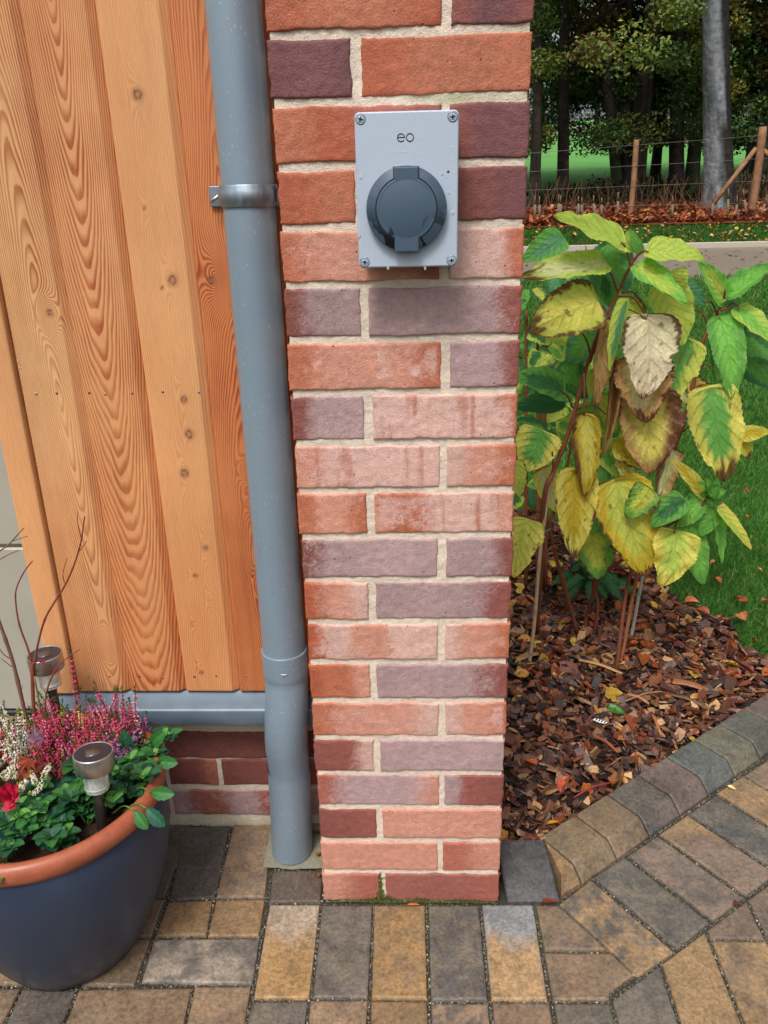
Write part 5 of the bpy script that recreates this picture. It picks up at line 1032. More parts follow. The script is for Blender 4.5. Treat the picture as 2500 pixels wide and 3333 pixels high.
# leafy bedding plants
def ovl(mb, p, d, up, L, W, col, sd, nu=11, nv=7):
    d = np.array(d, float); d /= np.linalg.norm(d); up = np.array(up, float); up -= d*np.dot(up, d); up /= np.linalg.norm(up); w_ = np.cross(d, up)
    U, V_ = np.meshgrid(np.linspace(0, 1, nu), np.linspace(-1, 1, nv), indexing='ij'); pr = (np.sin(np.pi*U**1.0)**.55); pr[0] = .12; pr[-1] = .0
    P = np.array(p)+d*(U*L)[..., None]+w_*(V_*W/2*pr*(1+.07*np.cos(U*28)*np.abs(V_)))[..., None]+up*(.18*W*np.abs(V_)*pr-.30*L*(U-.3)**2)[..., None]
    c = np.asarray(col)*(1+.45*np.exp(-(V_/.16)**2))[..., None]; mb.add(P.reshape(-1, 3), gridf(nu, nv), c.reshape(-1, 3))
BG = [lin(c) for c in ((36, 84, 48), (52, 108, 50), (28, 68, 48), (90, 148, 62), (42, 92, 68))]
beds = [(300, 1640, 1.05, 'leafy young plant between the heather and the right rim'), (325, 1620, 1.0, 'leafy plant spilling over the rim nearest the brick plinth'), (315, 1690, 1.1, 'leafy plant hanging over the right of the terracotta rim'), (285, 1690, .9, 'leafy plant right behind the front solar light'), (165, 1690, 1.15, 'broad leaved plant just left of the front solar light'), (130, 1740, 1.1, 'low plant in the pot centre front, under the white spikes'), (185, 1750, 1.1, 'low bright plant by the foot of the front solar light'), (75, 1770, 1.1, 'low leafy plant near front rim, right of the red flower'), (30, 1775, 1.1, 'low leafy plant at far left front of the pot'), (120, 1800, 1.05, 'rosette of round leaves touching the front rim'), (150, 1720, 1., 'leafy plant with toothed leaves in the middle of the pot'), (60, 1730, .9, 'dark leafy plant beside the red flower'), (230, 1700, .9, 'small plant tucked against the solar light stake'), (10, 1830, 1., 'small round-leaved plant at lower left rim')]
for i, (px, py, s, lab) in enumerate(beds):
    p = atz(px, py+12, hz+.012); root = thing('bedding_plant', (p[0], p[1], hz), lab, 'bedding plant', 'green bedding plants in the pot'); q = MB(); f = np.random.default_rng(50+i); st_ = MB()
    for r in range(7):
        c0 = p+np.array([f.normal()*.023, f.normal()*.020, f.uniform(-.004, .028)])*s; tube(st_, [(p[0], p[1], hz-.01), (p+c0)/2, c0], .0013, 5, lin((98, 138, 60)))
        a0 = f.uniform(0, 6.3); young = f.random() < .5
        for k in range(8):
            a = a0+k*2.4; el = .75 if k > 5 else .25+.3*f.random(); L = s*(.025 if k < 5 else .016)*f.uniform(.8, 1.15); d = (math.cos(a), math.sin(a), el); ovl(q, c0, d, (0, 0, 1), L, L*f.uniform(.62, .80), (BG[3] if k > 5 and young else BG[f.integers(3) if k < 4 else f.integers(5)])*f.uniform(.8, 1.15), k)
    q.build('foliage', M['smallleaf'], root); st_.build('stem', M['soft'], root)
for px, py, dx, dz, L, c in ((290, 1620, -.05, 1, .052, 4), (335, 1605, .7, .9, .045, 1), (345, 1640, 1, .15, .04, 1), (335, 1705, 1, .1, .04, 1), (325, 1740, .5, -.4, .04, 4), (300, 1745, .3, -.3, .035, 1), (205, 1690, .3, -.8, .05, 4)):
    p = atz(px-8, py+6, hz+.03); q = MB(); tube(q, curve([p+np.array([-.045, .015, -.02]), p+np.array([-.02, .006, .004]), p], 5), .0014, 5, lin((98, 138, 60))); ovl(q, p, (dx, -.25, dz), (0, -1, .8), L, L*.55, BG[c]*1.05, 3, 10, 7); o = q.build('leaf', M['smallleaf'], [o_ for o_ in C.objects if o_.name.startswith('bedding_plant')][0 if px < 310 else 1 if py < 1650 else 2])
# cyclamen flower at the left edge
cy_ = thing('cyclamen', tuple(at(10, 1740, -.165)), 'crimson red flower at the left edge of the pot', 'flower'); cc = at(6, 1722, -.165)
for k in range(6):
    a = -.6+k*.55; q = MB(); leafsurf(q, cc+np.array([.0, 0, -.008]), cc+np.array([math.sin(a)*.024, -.012*math.cos(k), math.cos(a)*.028]), .024, lin((206, 28, 60)), lin((176, 20, 52)), nu=12, nv=9, seed=400+k, serr=0, heart=0, cup=.2, nrm=(math.sin(k)*.5, -1, .4)); q.build('petal', M['smallleaf'], cy_)
q = MB(); tube(q, curve([(cc[0], cc[1]+.01, hz), cc+np.array([0, .004, -.02]), cc], 5), .0018, 6, lin((110, 60, 50))); q.build('stem', M['soft'], cy_)
# young maple: bare twigs, a few red leaves
mp_ = thing('bare_maple', (-.54, .06, hz), 'leafless young maple with thin twigs and a few dark red leaves in the pot', 'young tree')
MC_ = lin((120, 88, 74)); MR = lin((128, 66, 48)); ym = .055
def A2(p, y=ym): return at(p[0], p[1], y)
root0 = np.array([A2((96, 1680))[0], .045, hz-.005])
for pts, r0, r1, c in (([(96, 1665), (86, 1600), (60, 1560), (45, 1500), (28, 1430), (8, 1370), (-10, 1320)], .0052, .0032, MC_), ([(88, 1600), (74, 1540), (70, 1450), (74, 1430)], .0050, .0036, MR), ([(72, 1450), (80, 1400), (96, 1340), (118, 1300), (140, 1265), (160, 1220), (175, 1170), (180, 1135), (183, 1115)], .0026, .0012, MR), ([(72, 1445), (60, 1400), (42, 1350), (34, 1300), (36, 1270), (52, 1235), (70, 1212)], .0024, .0011, MR),
    ([(92, 1600), (88, 1540), (74, 1460)], .003, .002, STG), ([(96, 1580), (100, 1500), (118, 1450), (140, 1425), (172, 1402)], .0026, .0009, MR), ([(0, 1190), (20, 1175), (38, 1155), (52, 1140)], .0016, .0009, MC_), ([(-6, 1212), (18, 1198), (42, 1188)], .0013, .0008, MC_), ([(28, 1168), (60, 1158)], .001, .0007, MC_), ([(176, 1165), (168, 1130), (168, 1105)], .0011, .0006, MR), ([(172, 1190), (188, 1168)], .001, .0006, MR), ([(142, 1265), (136, 1240), (145, 1205)], .0011, .0006, MR), ([(28, 1425), (10, 1415), (-6, 1395)], .0016, .0009, MC_), ([(25, 1440), (2, 1422)], .0012, .0008, MC_), ([(45, 1500), (48, 1480)], .0014, .0007, MC_)):
    P3 = [A2(p) for p in pts]
    if pts[0] in ((96, 1665),): P3[0] = root0
    stem(mp_, P3, r0*.78, r1*.85, c, 'branch' if r0 > .002 else 'twig', 5, 8)
for a, c_ in (((88, 1640), (75, 1600)), ((90, 1650), (92, 1598)), ((88, 1650), (62, 1640)), ((92, 1660), (95, 1650)), ((90, 1660), (82, 1690))): stem(mp_, [at(96, 1668, -.03), at(*a, -.08), at(*c_, -.085)], .0012, .0008, MR, 'twig', 4, 6)
def mapleleaf(center, S, col, nrm, rot, sd):
    n = np.array(nrm, float); n /= np.linalg.norm(n); a = np.cross(n, [0, 0, 1]); a /= np.linalg.norm(a); b_ = np.cross(a, n); V = [np.array(center)]; K = []
    lob = [(0, 1.), (.62, .9), (1.25, .72), (-.62, .9), (-1.25, .72)]; out = []
    for ang, l in sorted(lob): out += [(ang-.17, l*.62), (ang-.07, l*.86), (ang, l), (ang+.07, l*.84), (ang+.17, l*.6), (ang+.31, .40)]
    out = [(ang, r) for ang, r in out]+[(2.6, .12), (-2.6, .12)]
    for ang, r in sorted(out): t = rot+ang; V.append(np.array(center)+S*r*(math.sin(t)*a+math.cos(t)*b_)+n*S*(-.22*r*r+.08*math.sin(ang*5+sd)))
    m = len(V)-1; q = MB(); q.add(V, np.array([[0, 1+k, 1+(k+1) % m] for k in range(m)]), lin(col)); return q
for i, (px, py, S, col, rot) in enumerate(((75, 1600, .026, (120, 84, 100), 0.2), (92, 1598, .02, (108, 70, 90), 1.2), (62, 1640, .03, (150, 66, 40), 2.4), (95, 1650, .034, (110, 44, 44), 2.9), (70, 1662, .03, (104, 40, 42), -1.8), (82, 1690, .030, (112, 44, 46), 3.1), (45, 1670, .022, (160, 84, 44), -2.6), (92, 1425, .012, (150, 40, 60), 3.0))):
    q = mapleleaf(at(px, py, -.085 if py > 1500 else .05), S, col, (.2*math.sin(i), -1, .5), rot, i); q.build('leaf', M['smallleaf'], mp_, smooth=False)
q = MB(); P = curve([at(-6, 1614, .02), at(20, 1603, .02), at(45, 1592, .03), at(66, 1582, .05)], 6); tube(q, P, .0016, 6); tag(q.build('twine', M['teal']), 'green twine tied round the maple stem at left edge', 'twine')
# two solar lights
def solar(x, y, zt, tilt, R_, label, zbase):
    ax = np.array(tilt, float); ax /= np.linalg.norm(ax); L0 = zt-zbase
    root = thing('solar_light', (x-ax[0]/ax[2]*L0, y-ax[1]/ax[2]*L0, zbase), label, 'garden light', 'solar stake lights in the pot'); rot = Vector((0, 0, 1)).rotation_difference(Vector(ax)).to_matrix().to_4x4(); Mx = Matrix.Translation((x, y, zt)) @ rot
    b = MB(); lathe(b, [(R_-.0024, -.0006), (R_-.0012, .0014), (R_, .0004), (R_+.0002, -.0015), (R_-.0004, -.028), (R_-.002, -.0292), (R_-.004, -.026)], n=64, M=Mx); b.build('steel_cap', M['steel'], root)
    b = MB(); lathe(b, [(.0001, .0002), (R_*.5, .0002), (R_-.0018, .0002)], n=48, M=Mx); o = b.build('solar_panel', M['solar'], root)
    b = MB(); box(b, (-.011, -.011, .0000), (.011, .011, .0009), None, Mx @ Matrix.Rotation(.5, 4, 'Z')); b.build('solar_cell', m_plain('cell', (84, 70, 64), .3, 0, .15, 300), o)
    b = MB(); lathe(b, [(.0200, -.027), (.0185, -.056), (.0192, -.058), (.0180, -.0645), (.012, -.0670), (.0001, -.0672), (.0001, -.0645), (.0160, -.062), (.0175, -.028)], n=20, M=Mx); b.build('clear_lens', M['glass'], root, smooth=False)
    b = MB(); lathe(b, [(.0001, -.056), (.006, -.056), (.008, -.060), (.0001, -.0605)], n=14, M=Mx); b.build('reflector', M['steel'], root)
    b = MB(); lathe(b, [(.0082, -.066), (.0082, -L0*1.02/ax[2]), (.004, -L0*1.06/ax[2])], n=28, M=Mx); b.build('stake', M['dark_steel'], root)
solar(*[*(at(201, 1625, -.135)[:2]), at(201, 1625, -.135)[2]], (.01, .10, 1), .0300, 'brushed steel solar light standing nearest the front of the pot', hz)
p = at(96, 1413, .085); solar(p[0], p[1], p[2], (-.02, .02, 1), .0300, 'taller steel solar light behind the maple by the garage door', hz)
# ------------------------------------------------------------------ grass
def m_grass():
    t = NT('grass'); c = t.mix(.5, t.attr('col'), t.ramp(t.noise(2.2, 3), [(.3, .7), (.7, 1.25)]), 'MULTIPLY'); t.fin(c, .5, None, spec=.25)
    tr = t.n.new('ShaderNodeBsdfTranslucent'); t.put(tr.inputs[0], c); mx = t.n.new('ShaderNodeMixShader'); mx.inputs[0].default_value = .3
    t.l.new(t.b.outputs[0], mx.inputs[1]); t.l.new(tr.outputs[0], mx.inputs[2]); t.l.new(mx.outputs[0], t.out.inputs[0]); return t.m
M['grass'] = m_grass()
g = np.random.default_rng(11)
def blades(X, Y, Z, Hh, Wd, cols):
    n = len(X); a = g.uniform(0, 2*np.pi, n); b_ = g.uniform(0, 2*np.pi, n); ln = np.abs(g.normal(0, .5, n))*Hh+.15*Hh
    p = np.stack([X, Y, Z], 1); w_ = np.stack([np.cos(a), np.sin(a), 0*a], 1)*Wd[:, None]; d = np.stack([np.cos(b_)*ln, np.sin(b_)*ln, Hh*np.clip(1-ln/Hh*.35, .3, 1)], 1)
    m = p+d*.55+np.array([0, 0, 1])*(Hh*.12)[:, None]; V = np.stack([p-w_, p+w_, m+w_*.7, m-w_*.7, p+d], 1).reshape(-1, 3)
    k = np.arange(n)[:, None]*5; return V, [k+np.array([[0, 1, 2, 3]]), k+np.array([[3, 2, 4]])], np.repeat(cols, 5, 0)
q = MB()
n = 150000; Y = .72+6.62*g.random(n)**1.9; X = Y*.10+.30+(Y*.62+.75)*g.random(n)
k = (X-u0[0])*KN[0]+(Y-u0[1])*KN[1]; ok = (~bedin(X, Y)) & (k > .02) & (Y < 7.34) & ((Y > 1.9) | (X > .9)); 
edge = bedin(X-.03, Y) | bedin(X, Y-.03); ok &= ~(edge & (g.random(n) < .45)); X, Y = X[ok], Y[ok]
Hh = g.uniform(.018, .045, len(X))*(1+.10*Y); Wd = g.uniform(.0007, .0014, len(X))*(1+.55*(Y-.7)); t_ = g.random((len(X), 1)); cl = mixc(lin((44, 92, 34)), lin((92, 142, 56)), t_[:, 0]); dryb = g.random(len(X)) < .04; cl[dryb] = lin((150, 140, 90))
q.add(*blades(X, Y, tz(Y)-.022+.03*fbm(X*.4, Y*.4, 0, 5)*sst(2.5, 5, Y)-.004, Hh, Wd, cl)); tag(q.build('lawn_grass', M['grass'], smooth=False), 'wet green lawn grass between the planting bed and the path', 'grass', kind='stuff')
q = MB(); n = 60000; Y = 9.27+2.1*g.random(n); X = -1+13*g.random(n)
q.add(*blades(X, Y, tz(Y)-.01, g.uniform(.025, .05, n), g.uniform(.004, .007, n), mixc(lin((36, 78, 28)), lin((72, 120, 44)), g.random(n)))); tag(q.build('verge_grass', M['grass'], smooth=False), 'strip of mown grass verge between path and leaf covered fence line', 'grass', kind='stuff')
# fallen leaves on lawn, verge and along the fence
def leafquads(mb, X, Y, Z, S, cols, flat=.5):
    n = len(X); a = g.uniform(0, 6.28, n); u = np.stack([np.cos(a), np.sin(a), g.normal(0, flat, n)], 1); w_ = np.stack([-np.sin(a), np.cos(a), g.normal(0, flat, n)], 1); p = np.stack([X, Y, Z], 1); S = S[:, None]
    V = np.stack([p-u*S, p-w_*S*.6-u*.1*S, p+u*S, p+w_*S*.6+u*.15*S], 1); V[:, 1, 2] += S[:, 0]*.25; V[:, 3, 2] += S[:, 0]*.25
    k = np.arange(n)[:, None]*4; mb.add(V.reshape(-1, 3), [k+np.array([[0, 1, 2]]), k+np.array([[0, 2, 3]])], np.repeat(cols, 4, 0))
def pick(cs, n, p=None): cs = np.array(cs); return cs[g.choice(len(cs), n, p=p)]*g.uniform(.6, 1.2, (n, 1))
q = MB(); n = 13000; X = g.uniform(-1, 14, n); Y = 11.45+2.6*g.random(n)**1.3; leafquads(q, X, Y, tz(Y)+.05+.05*g.random(n), g.uniform(.03, .065, n), pick([lin(c) for c in ((148, 78, 46), (166, 94, 58), (120, 62, 42), (186, 124, 76), (96, 52, 40), (190, 150, 74))], n, [.27, .25, .2, .13, .12, .03])); tag(q.build('fence_leaf_litter', M['dead'], smooth=False), 'deep band of russet fallen leaves along the fence line', 'fallen leaves', kind='stuff')
q = MB(); n = 1500; X = g.uniform(0, 12, n); Y = 9.3+2.2*g.random(n); leafquads(q, X, Y, tz(Y)+.035, g.uniform(.022, .04, n), pick(DC[:5]+[lin((214, 168, 110))], n), .35)
n = 500; X = g.uniform(.5, 12, n); Y = g.uniform(7.4, 9.1, n); leafquads(q, X, Y, tz(Y)+.003, g.uniform(.012, .035, n), pick([lin((196, 140, 90)), lin((120, 76, 48)), lin((170, 110, 60))], n), .15)
tag(q.build('verge_leaf_litter', M['dead'], smooth=False), 'scattered tan leaves on the verge and the path', 'fallen leaves', kind='stuff')
lab = {}
for i, (px, py, S) in enumerate(((1495, 1303, .045), (1602, 1335, .045), (1604, 1298, .03), (1550, 1255, .03), (1545, 1342, .03), (1590, 1292, .025), (1617, 1118, .03), (1640, 1232, .02), (1515, 1255, .02), (1480, 1380, .03), (1645, 1180, .02), (1612, 1060, .025), (1560, 1090, .022), (1540, 1215, .02), (1630, 1385, .02), (1655, 1300, .03), (1500, 1200, .03), (1640, 930, .04), (1655, 860, .05))):
    p = atz(px, py, .012) if py > 1150 else None
    if p is None:
        d = atz(px, py, .05); p = d
    q = MB(); deadleaf(q, (p[0], p[1], p[2]), S*1.1, S*.8, i*1.7, .35*math.sin(i*3), [lin((176, 92, 50)), lin((188, 116, 76)), lin((150, 72, 44))][i % 3], i+3, curl=.5)
    tag(q.build('fallen_leaf', M['dead']), 'rust coloured fallen leaf curled on the wet lawn grass', 'leaf', 'rusty leaves lying on the lawn')

# ------------------------------------------------------------------ post and wire fence
FY = 12.1; gz = float(tz(FY))
M['post'] = m_plain('fence_timber', (138, 98, 68), .75, 0, .3, 12, .3)
fence = thing('wire_fence', (3.5, FY, gz), 'post and wire fence with brown timber posts and strutted strainer in front of the trees', 'fence')
def post(x, y, z0, h, w_):
    q = MB(); n = 10; P = np.array([(x+.012*math.sin(t*3), y, z0-.1+(h+.1)*t) for t in np.linspace(0, 1, n)]); tube(q, P, np.append(np.full(n-1, w_), w_*.9), 9); q.build('post', M['post'], fence)
pa = at(1360, 475, FY); ha = at(1366, 302, FY)[2]-pa[2]; pb_ = at(1621, 472, FY); hb = at(1642, 277, FY)[2]-pb_[2]
for x, h, w_ in ((pa[0], ha, .042), (pb_[0], hb, .06), (pa[0]-2.6, ha, .042), (pb_[0]+2.6, ha, .042), (pb_[0]+5.2, ha, .042)): post(x, FY, pa[2], h, w_)
q = MB(); tube(q, [at(1633, 320, FY), at(1532, 452, FY-.05)], .035, 8); q.build('strut', M['post'], fence); q = MB(); tube(q, [at(1640, 318, FY), (pb_[0]+1.5, FY-.05, pb_[2])], .035, 8); q.build('strut', M['post'], fence)
for (yl, yr) in ((331, 293), (371, 343), (411, 391), (449, 438)):
    a, c_ = at(1143, yl, FY-.05), at(1640, yr, FY-.05); d = (c_-a)/np.linalg.norm(c_-a); q = MB(); tube(q, [a-d*2.4, a, (a+c_)/2, c_, c_+d*6], .0028, 5); q.build('wire', M['wire'], fence)
g2 = np.random.default_rng(5)
spots = [(178, 1400, 155, 0), (207, 1405, 160, 0), (329, 1400, 165, 0), (341, 1400, 160, .0), (455, 1385, 140, 0), (476, 1385, 130, 0), (555, 1390, 150, -.03), (602, 1385, 130, 0), (706, 1385, 165, 0), (1050, 1395, 150, .02), (1303, 1400, 170, .05), (1403, 1395, 200, .02), (1452, 1400, 155, .08), (1527, 1395, 195, -.14), (1605, 1405, 170, .3)]
for i, (zx, zy, hh, ln) in enumerate(spots):
    a = at(1095+.34*zx, .34*zy, 11.75); c_ = at(1095+.34*(zx+ln*hh), .34*(zy-hh), 11.75); q = MB(); tube(q, [a, a*.35+c_*.65], .020, 8, lin((112, 100, 86))); tube(q, [a*.35+c_*.65, c_], .008, 6, lin((120, 96, 74)))
    tag(q.build('tree_guard', M['soft']), 'short pale cane and guard sleeve standing in the leaves before the fence', 'tree guard', 'whip guards along the fence')

# ------------------------------------------------------------------ trees
M['crown'] = leafmat('tree_leaves', lambda t: t.mix(.5, t.attr('col'), t.ramp(t.noise(.8, 3), [(.3, .7), (.7, 1.3)]), 'MULTIPLY'), .25, .55)
TG = [lin(c) for c in ((76, 108, 52), (98, 130, 58), (116, 130, 56), (58, 88, 46), (146, 138, 58), (112, 90, 48), (82, 116, 54))]
def crown_mesh(sd, z_lo, z_hi, R, n_lo=13500, n_hi=4200, pal=None):
    f = np.random.default_rng(sd); q = MB(); pal = np.array(pal if pal is not None else TG)
    nc = 64; cz = z_lo+(z_hi-z_lo)*f.random(nc)**1.25; ca = f.uniform(0, 6.28, nc); cr = R*f.random(nc)**.55*(.7+.3*np.sin(np.pi*np.clip((cz-z_lo)/(z_hi-z_lo), 0, 1)))
    cc = np.stack([np.cos(ca)*cr, np.sin(ca)*cr, cz], 1); cs = f.uniform(.30, .62, nc); ct = f.integers(0, len(pal), nc)
    for lo, n, S in ((True, n_lo, (.024, .044)), (False, n_hi, (.11, .20))):
        ids = np.where((cz < z_lo+2.6) if lo else (cz >= z_lo+2.6))[0]
        if len(ids) == 0: continue
        k = f.choice(ids, n); off = f.normal(size=(n, 3)); off /= np.linalg.norm(off, axis=1)[:, None]; off *= (cs[k]*f.random(n)**.45*(1 if lo else 1.7))[:, None]*np.array([1.15, 1.15, .62]); p = cc[k]+off; s = f.uniform(S[0], S[1], n)[:, None]
        nr = f.normal(size=(n, 3))+np.array([0, -.3, 1.1]); nr /= np.linalg.norm(nr, axis=1)[:, None]; u = np.cross(nr, f.normal(size=(n, 3))); u /= np.linalg.norm(u, axis=1)[:, None]; w_ = np.cross(nr, u)
        V = np.stack([p-u*s, p-u*s*.25-w_*s*.55, p+u*s*.5-w_*s*.4, p+u*s*1.05, p+u*s*.5+w_*s*.4, p-u*s*.25+w_*s*.55], 1); V[:, [1, 2, 4, 5]] += (nr*s*.16)[:, None]
        col = pal[np.where(f.random(n) < .7, ct[k], f.integers(0, len(pal), n))]*f.uniform(.65, 1.25, (n, 1)); kk = np.arange(n)[:, None]*6; q.add(V.reshape(-1, 3), [kk+np.array([[0, 1, 2, 3]]), kk+np.array([[0, 3, 4, 5]])], np.repeat(col, 6, 0))
    return q.mesh('tree_crown')
crowns = [crown_mesh(21, 1.15, 9.5, 2.9), crown_mesh(22, 1.9, 9., 3.0), crown_mesh(23, 1.3, 9.5, 2.7), crown_mesh(24, 1.7, 9.2, 2.9)]
def tree(x, y, r, label, lean=(0, 0), stems=None, bark=(66, 60, 54), ci=0, rz=0., top=9.5, cat='tree', cs=1., dz=0., dy=1.6):
    z0 = float(tz(y)); root = thing('broadleaf_tree', (x, y, z0), label, cat, 'tall trees beyond the fence')
    for j, (dx, lx, ly, rr) in enumerate(stems or [(0, lean[0], lean[1], r)]):
        q = MB(); t = np.linspace(0, 1, 26); P = np.stack([x+dx+lx*t+.10*np.sin(t*7+x)*t, y+ly*t+.08*np.cos(t*6+x), z0-.15+top*t], 1); fl = 1+.55*np.exp(-t*top/.28)
        R = rr*fl*(1-.62*t); tt_ = np.linspace(0, 2*np.pi, 22, endpoint=False); A, B = np.meshgrid(tt_, t, indexing='ij'); rad = R[None]*(1+.07*fbm(np.cos(A)*2.2+x, np.sin(A)*2.2, B*9, 31)+.05*np.cos(A*3+x)*fl[None])
        V = np.stack([P[None, :, 0]+rad*np.cos(A), P[None, :, 1]+rad*np.sin(A), np.broadcast_to(P[None, :, 2], A.shape)], -1).reshape(-1, 3); cc = mixc(lin(bark), lin([c*.62 for c in bark]), sst(-.1, .3, fbm(V[:, 0]*5, V[:, 2]*1.2, V[:, 1]*5, 33))); mg = mixc(cc, lin((52, 66, 40)), sst(.15, .4, fbm(V[:, 0]*3, V[:, 2]*.9, 5, 35)))
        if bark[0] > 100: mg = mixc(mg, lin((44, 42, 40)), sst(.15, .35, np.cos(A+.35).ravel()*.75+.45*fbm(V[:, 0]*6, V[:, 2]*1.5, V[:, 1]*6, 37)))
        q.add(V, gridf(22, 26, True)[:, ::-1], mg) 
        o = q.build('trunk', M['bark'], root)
        f = np.random.default_rng(int(x*100+j)); 
        for b_ in range(0 if r > .2 and len(P) and stems is None and bark[0] > 100 else 5):
            t0 = f.uniform(.22, .7); s = P[int(t0*25)]; a = f.uniform(0, 6.28); l = f.uniform(1.2, 2.4); q = MB(); tube(q, curve([s, s+np.array([math.cos(a)*l*.45, math.sin(a)*l*.45, .35]), s+np.array([math.cos(a)*l, math.sin(a)*l, f.uniform(-.1, 1.1)])], 5), np.linspace(.045, .012, 11), 6, lin(bark)*.7); q.build('limb', M['bark'], root)
    if ci is not None:
        c = bpy.data.objects.new('crown', crowns[ci]); C.objects.link(c); c.parent = root
        if not crowns[ci].materials: crowns[ci].materials.append(M['crown'])
        c.rotation_euler = (0, 0, rz); c.scale = (cs, cs, cs); c.location = (0, dy, dz)
    return root
def LEAN(zx0, zx1, zy1, Y, top):
    a = at(1095+.34*zx1, .34*zy1, Y); x0 = TX(zx0, Y); z0 = float(tz(Y)); return ((a[0]-x0)/((a[2]-z0)/top), 0)
def TX(zx, Y): return at(1095+.34*zx, 430, Y)[0]
tree(TX(168, 13.6), 13.6, .09, 'dark trunk seen hard against the right edge of the brick pier', ci=0, rz=.3, dy=.5)
tree(TX(350, 14.2), 14.2, .10, 'slim dark tree, second trunk to the right of the pier', ci=1, rz=1.2, lean=LEAN(350, 385, 0, 14.2, 9.5), dy=.9)
tree(TX(770, 14.4), 14.4, .2, 'several dark stems rising from one broad base behind the first fence post', stems=[(-.12, -1.5, .3, .105), (-.03, -.45, .5, .095), (.08, .05, -.2, .12), (.17, .25, .3, .10)], ci=2, rz=2.)
tree(TX(1093, 14.6), 14.6, .135, 'straight dark trunk left of the leaning one', ci=3, rz=.5, lean=LEAN(1093, 1100, 200, 14.6, 9.5))
tree(TX(1175, 14.9), 14.9, .125, 'dark trunk leaning right, between the straight dark trunk and the pale trunk', ci=0, rz=3.4, lean=LEAN(1175, 1245, 500, 14.9, 9.5))
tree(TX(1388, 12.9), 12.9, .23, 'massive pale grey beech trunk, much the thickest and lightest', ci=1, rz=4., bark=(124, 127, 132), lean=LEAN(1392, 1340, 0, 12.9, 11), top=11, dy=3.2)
tree(TX(1505, 15.2), 15.2, .09, 'thin dark trunk behind the diagonal fence strut', ci=2, rz=5., lean=(.4, .2))
tree(TX(1590, 14.8), 14.8, .15, 'dark trunk directly behind the tall strainer post', ci=3, rz=2.6, lean=(.2, 0))
tree(TX(1690, 14.), 14., .15, 'dark trunk cut off by the right frame edge', ci=0, rz=1.9, lean=(.1, 0))
tree(1.2, 15.3, .2, 'tree hidden behind the pier, only its branches reaching out', ci=1, rz=.2); tree(8.6, 15.2, .22, 'tree beyond the right frame edge with overhanging leaves', ci=2, rz=.9)
for i, (x, y) in enumerate(((2.8, 18.2), (4.4, 17.4), (5.7, 18.6), (7.2, 17.6), (9.0, 18.2), (3.6, 20.5), (6.6, 20.8), (8.4, 20.9), (10.6, 19.), (1.4, 18.5))):
    if i not in (2, 4, 9): continue
    tree(x, y, .11, ['leafy rear tree left of the forked stems, deep in the wood', 'rear tree between forked stems and the straight trunk', 'shaded rear tree behind the leaning trunk', 'shaded rear tree behind the pale beech', 'rear tree at far right, deep in shade', 'farthest tree behind the forked stems', 'farthest tree behind the pale beech trunk', 'farthest tree to the right of the pale beech', 'rear tree past the right frame edge', 'rear tree mostly hidden by the pier'][i], ci=i % 4, rz=i*1.1, dz=.3 if i % 2 else -.2)
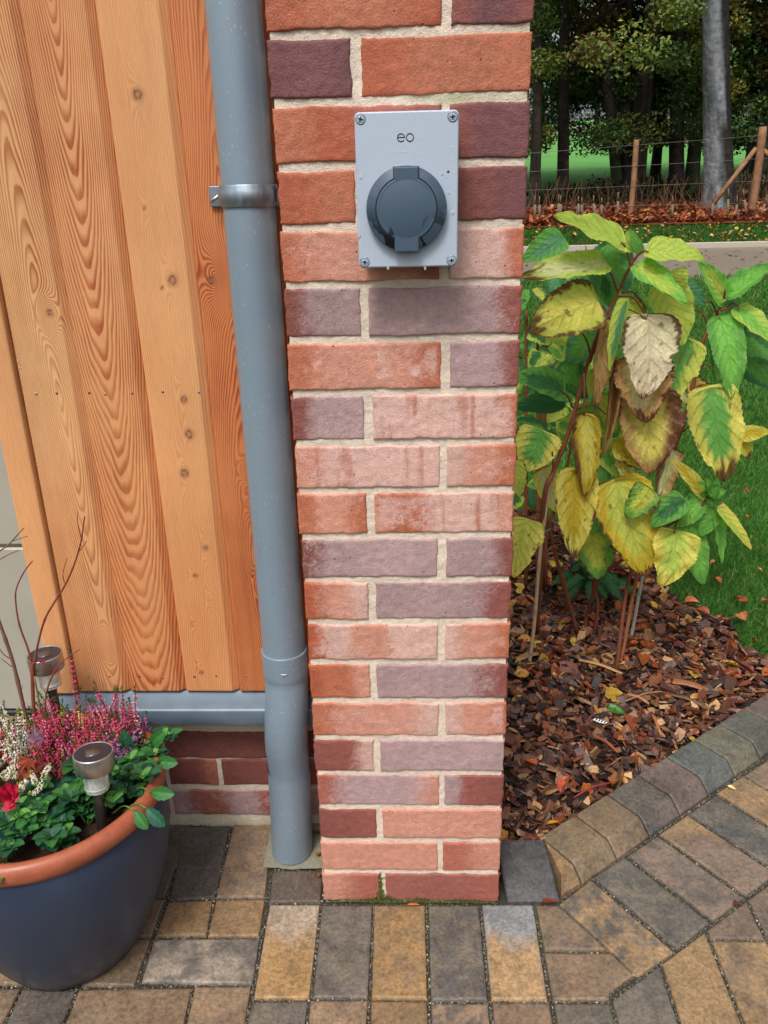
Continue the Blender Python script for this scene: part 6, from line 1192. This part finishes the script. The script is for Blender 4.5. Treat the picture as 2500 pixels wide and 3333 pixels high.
# undergrowth: bramble leaves and dead stalks at the foot of the trees
q = MB(); n = 9000; X = g.uniform(0, 12, n); Y = 13.6+1.8*g.random(n); Hm = .28+.28*vn(X*1.3, 0, 0, 61)+.18*vn(X*5, 0, 0, 62); Z = tz(Y)+.05+np.clip(Hm, .12, 1)*g.random(n)**.7; leafquads(q, X, Y, Z, g.uniform(.022, .045, n), pick([lin(c) for c in ((40, 60, 32), (58, 78, 38), (70, 56, 36), (92, 60, 38))], n), .8)
tag(q.build('undergrowth', M['crown'], smooth=False), 'low dark bramble and ground cover at the foot of the trees', 'undergrowth', kind='stuff')
q = MB()
for k in range(420):
    x, y = g2.uniform(.8, 9.5), g2.uniform(12.3, 14.2); z = float(tz(y)); h = g2.uniform(.2, .62); lx = g2.normal()*.12; tube(q, [(x, y, z), (x+lx*.4, y, z+h*.6), (x+lx, y, z+h)], .0045, 4, lin((116, 88, 66))*g2.uniform(.5, 1.2), cap=False)
tag(q.build('dead_stalks', M['soft']), 'thin dead stalks standing between fence and trees', 'dead stems', kind='stuff')
# beyond the wood: mound, low wall, far trees
q = MB(); mx_ = at(1095+.34*905, 343, 46.); A, B = np.meshgrid(np.linspace(0, 2*np.pi, 40, endpoint=False), np.linspace(0, 1, 12), indexing='ij'); rr = np.cos(B*np.pi/2)
V = np.stack([mx_[0]+np.cos(A)*rr*2.1*(1+.2*fbm(np.cos(A), np.sin(A), B, 3)), 46+np.sin(A)*rr*1.6, float(tz(46))-.1+1.25*np.sin(B*np.pi/2)*(1+.25*fbm(np.cos(A)*2, np.sin(A)*2, B*2, 4))], -1); q.add(V.reshape(-1, 3), gridf(40, 12, True), lin((104, 84, 74))); tag(q.build('earth_mound', M['bark']), 'brown heap of earth on the far green field', 'mound')
q = MB(); zf = float(tz(84)); box(q, (-20, 84, zf-.5), (90, 84.5, zf+.55), lin((150, 146, 136))); tag(q.build('field_wall', M['bark'], smooth=False), 'pale low stone wall along the top of the far field', 'wall')
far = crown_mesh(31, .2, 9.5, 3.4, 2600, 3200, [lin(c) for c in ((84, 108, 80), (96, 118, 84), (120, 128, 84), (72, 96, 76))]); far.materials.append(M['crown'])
fl_ = ['far tree', 'distant tree']
for i in range(26):
    x = 4+i*2.6+g2.uniform(-.8, .8); y = g2.uniform(88, 97)
    if 24.4 < x < 27.4 : continue
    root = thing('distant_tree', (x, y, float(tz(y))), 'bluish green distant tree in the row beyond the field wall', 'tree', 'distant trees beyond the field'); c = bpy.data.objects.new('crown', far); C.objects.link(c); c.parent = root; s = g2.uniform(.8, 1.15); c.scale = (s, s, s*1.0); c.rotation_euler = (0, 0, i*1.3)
    q = MB(); tube(q, [(x, y, float(tz(y))-.2), (x, y, float(tz(y))+4)], [.3, .2], 8, lin((70, 62, 54))); q.build('trunk', M['bark'], root)
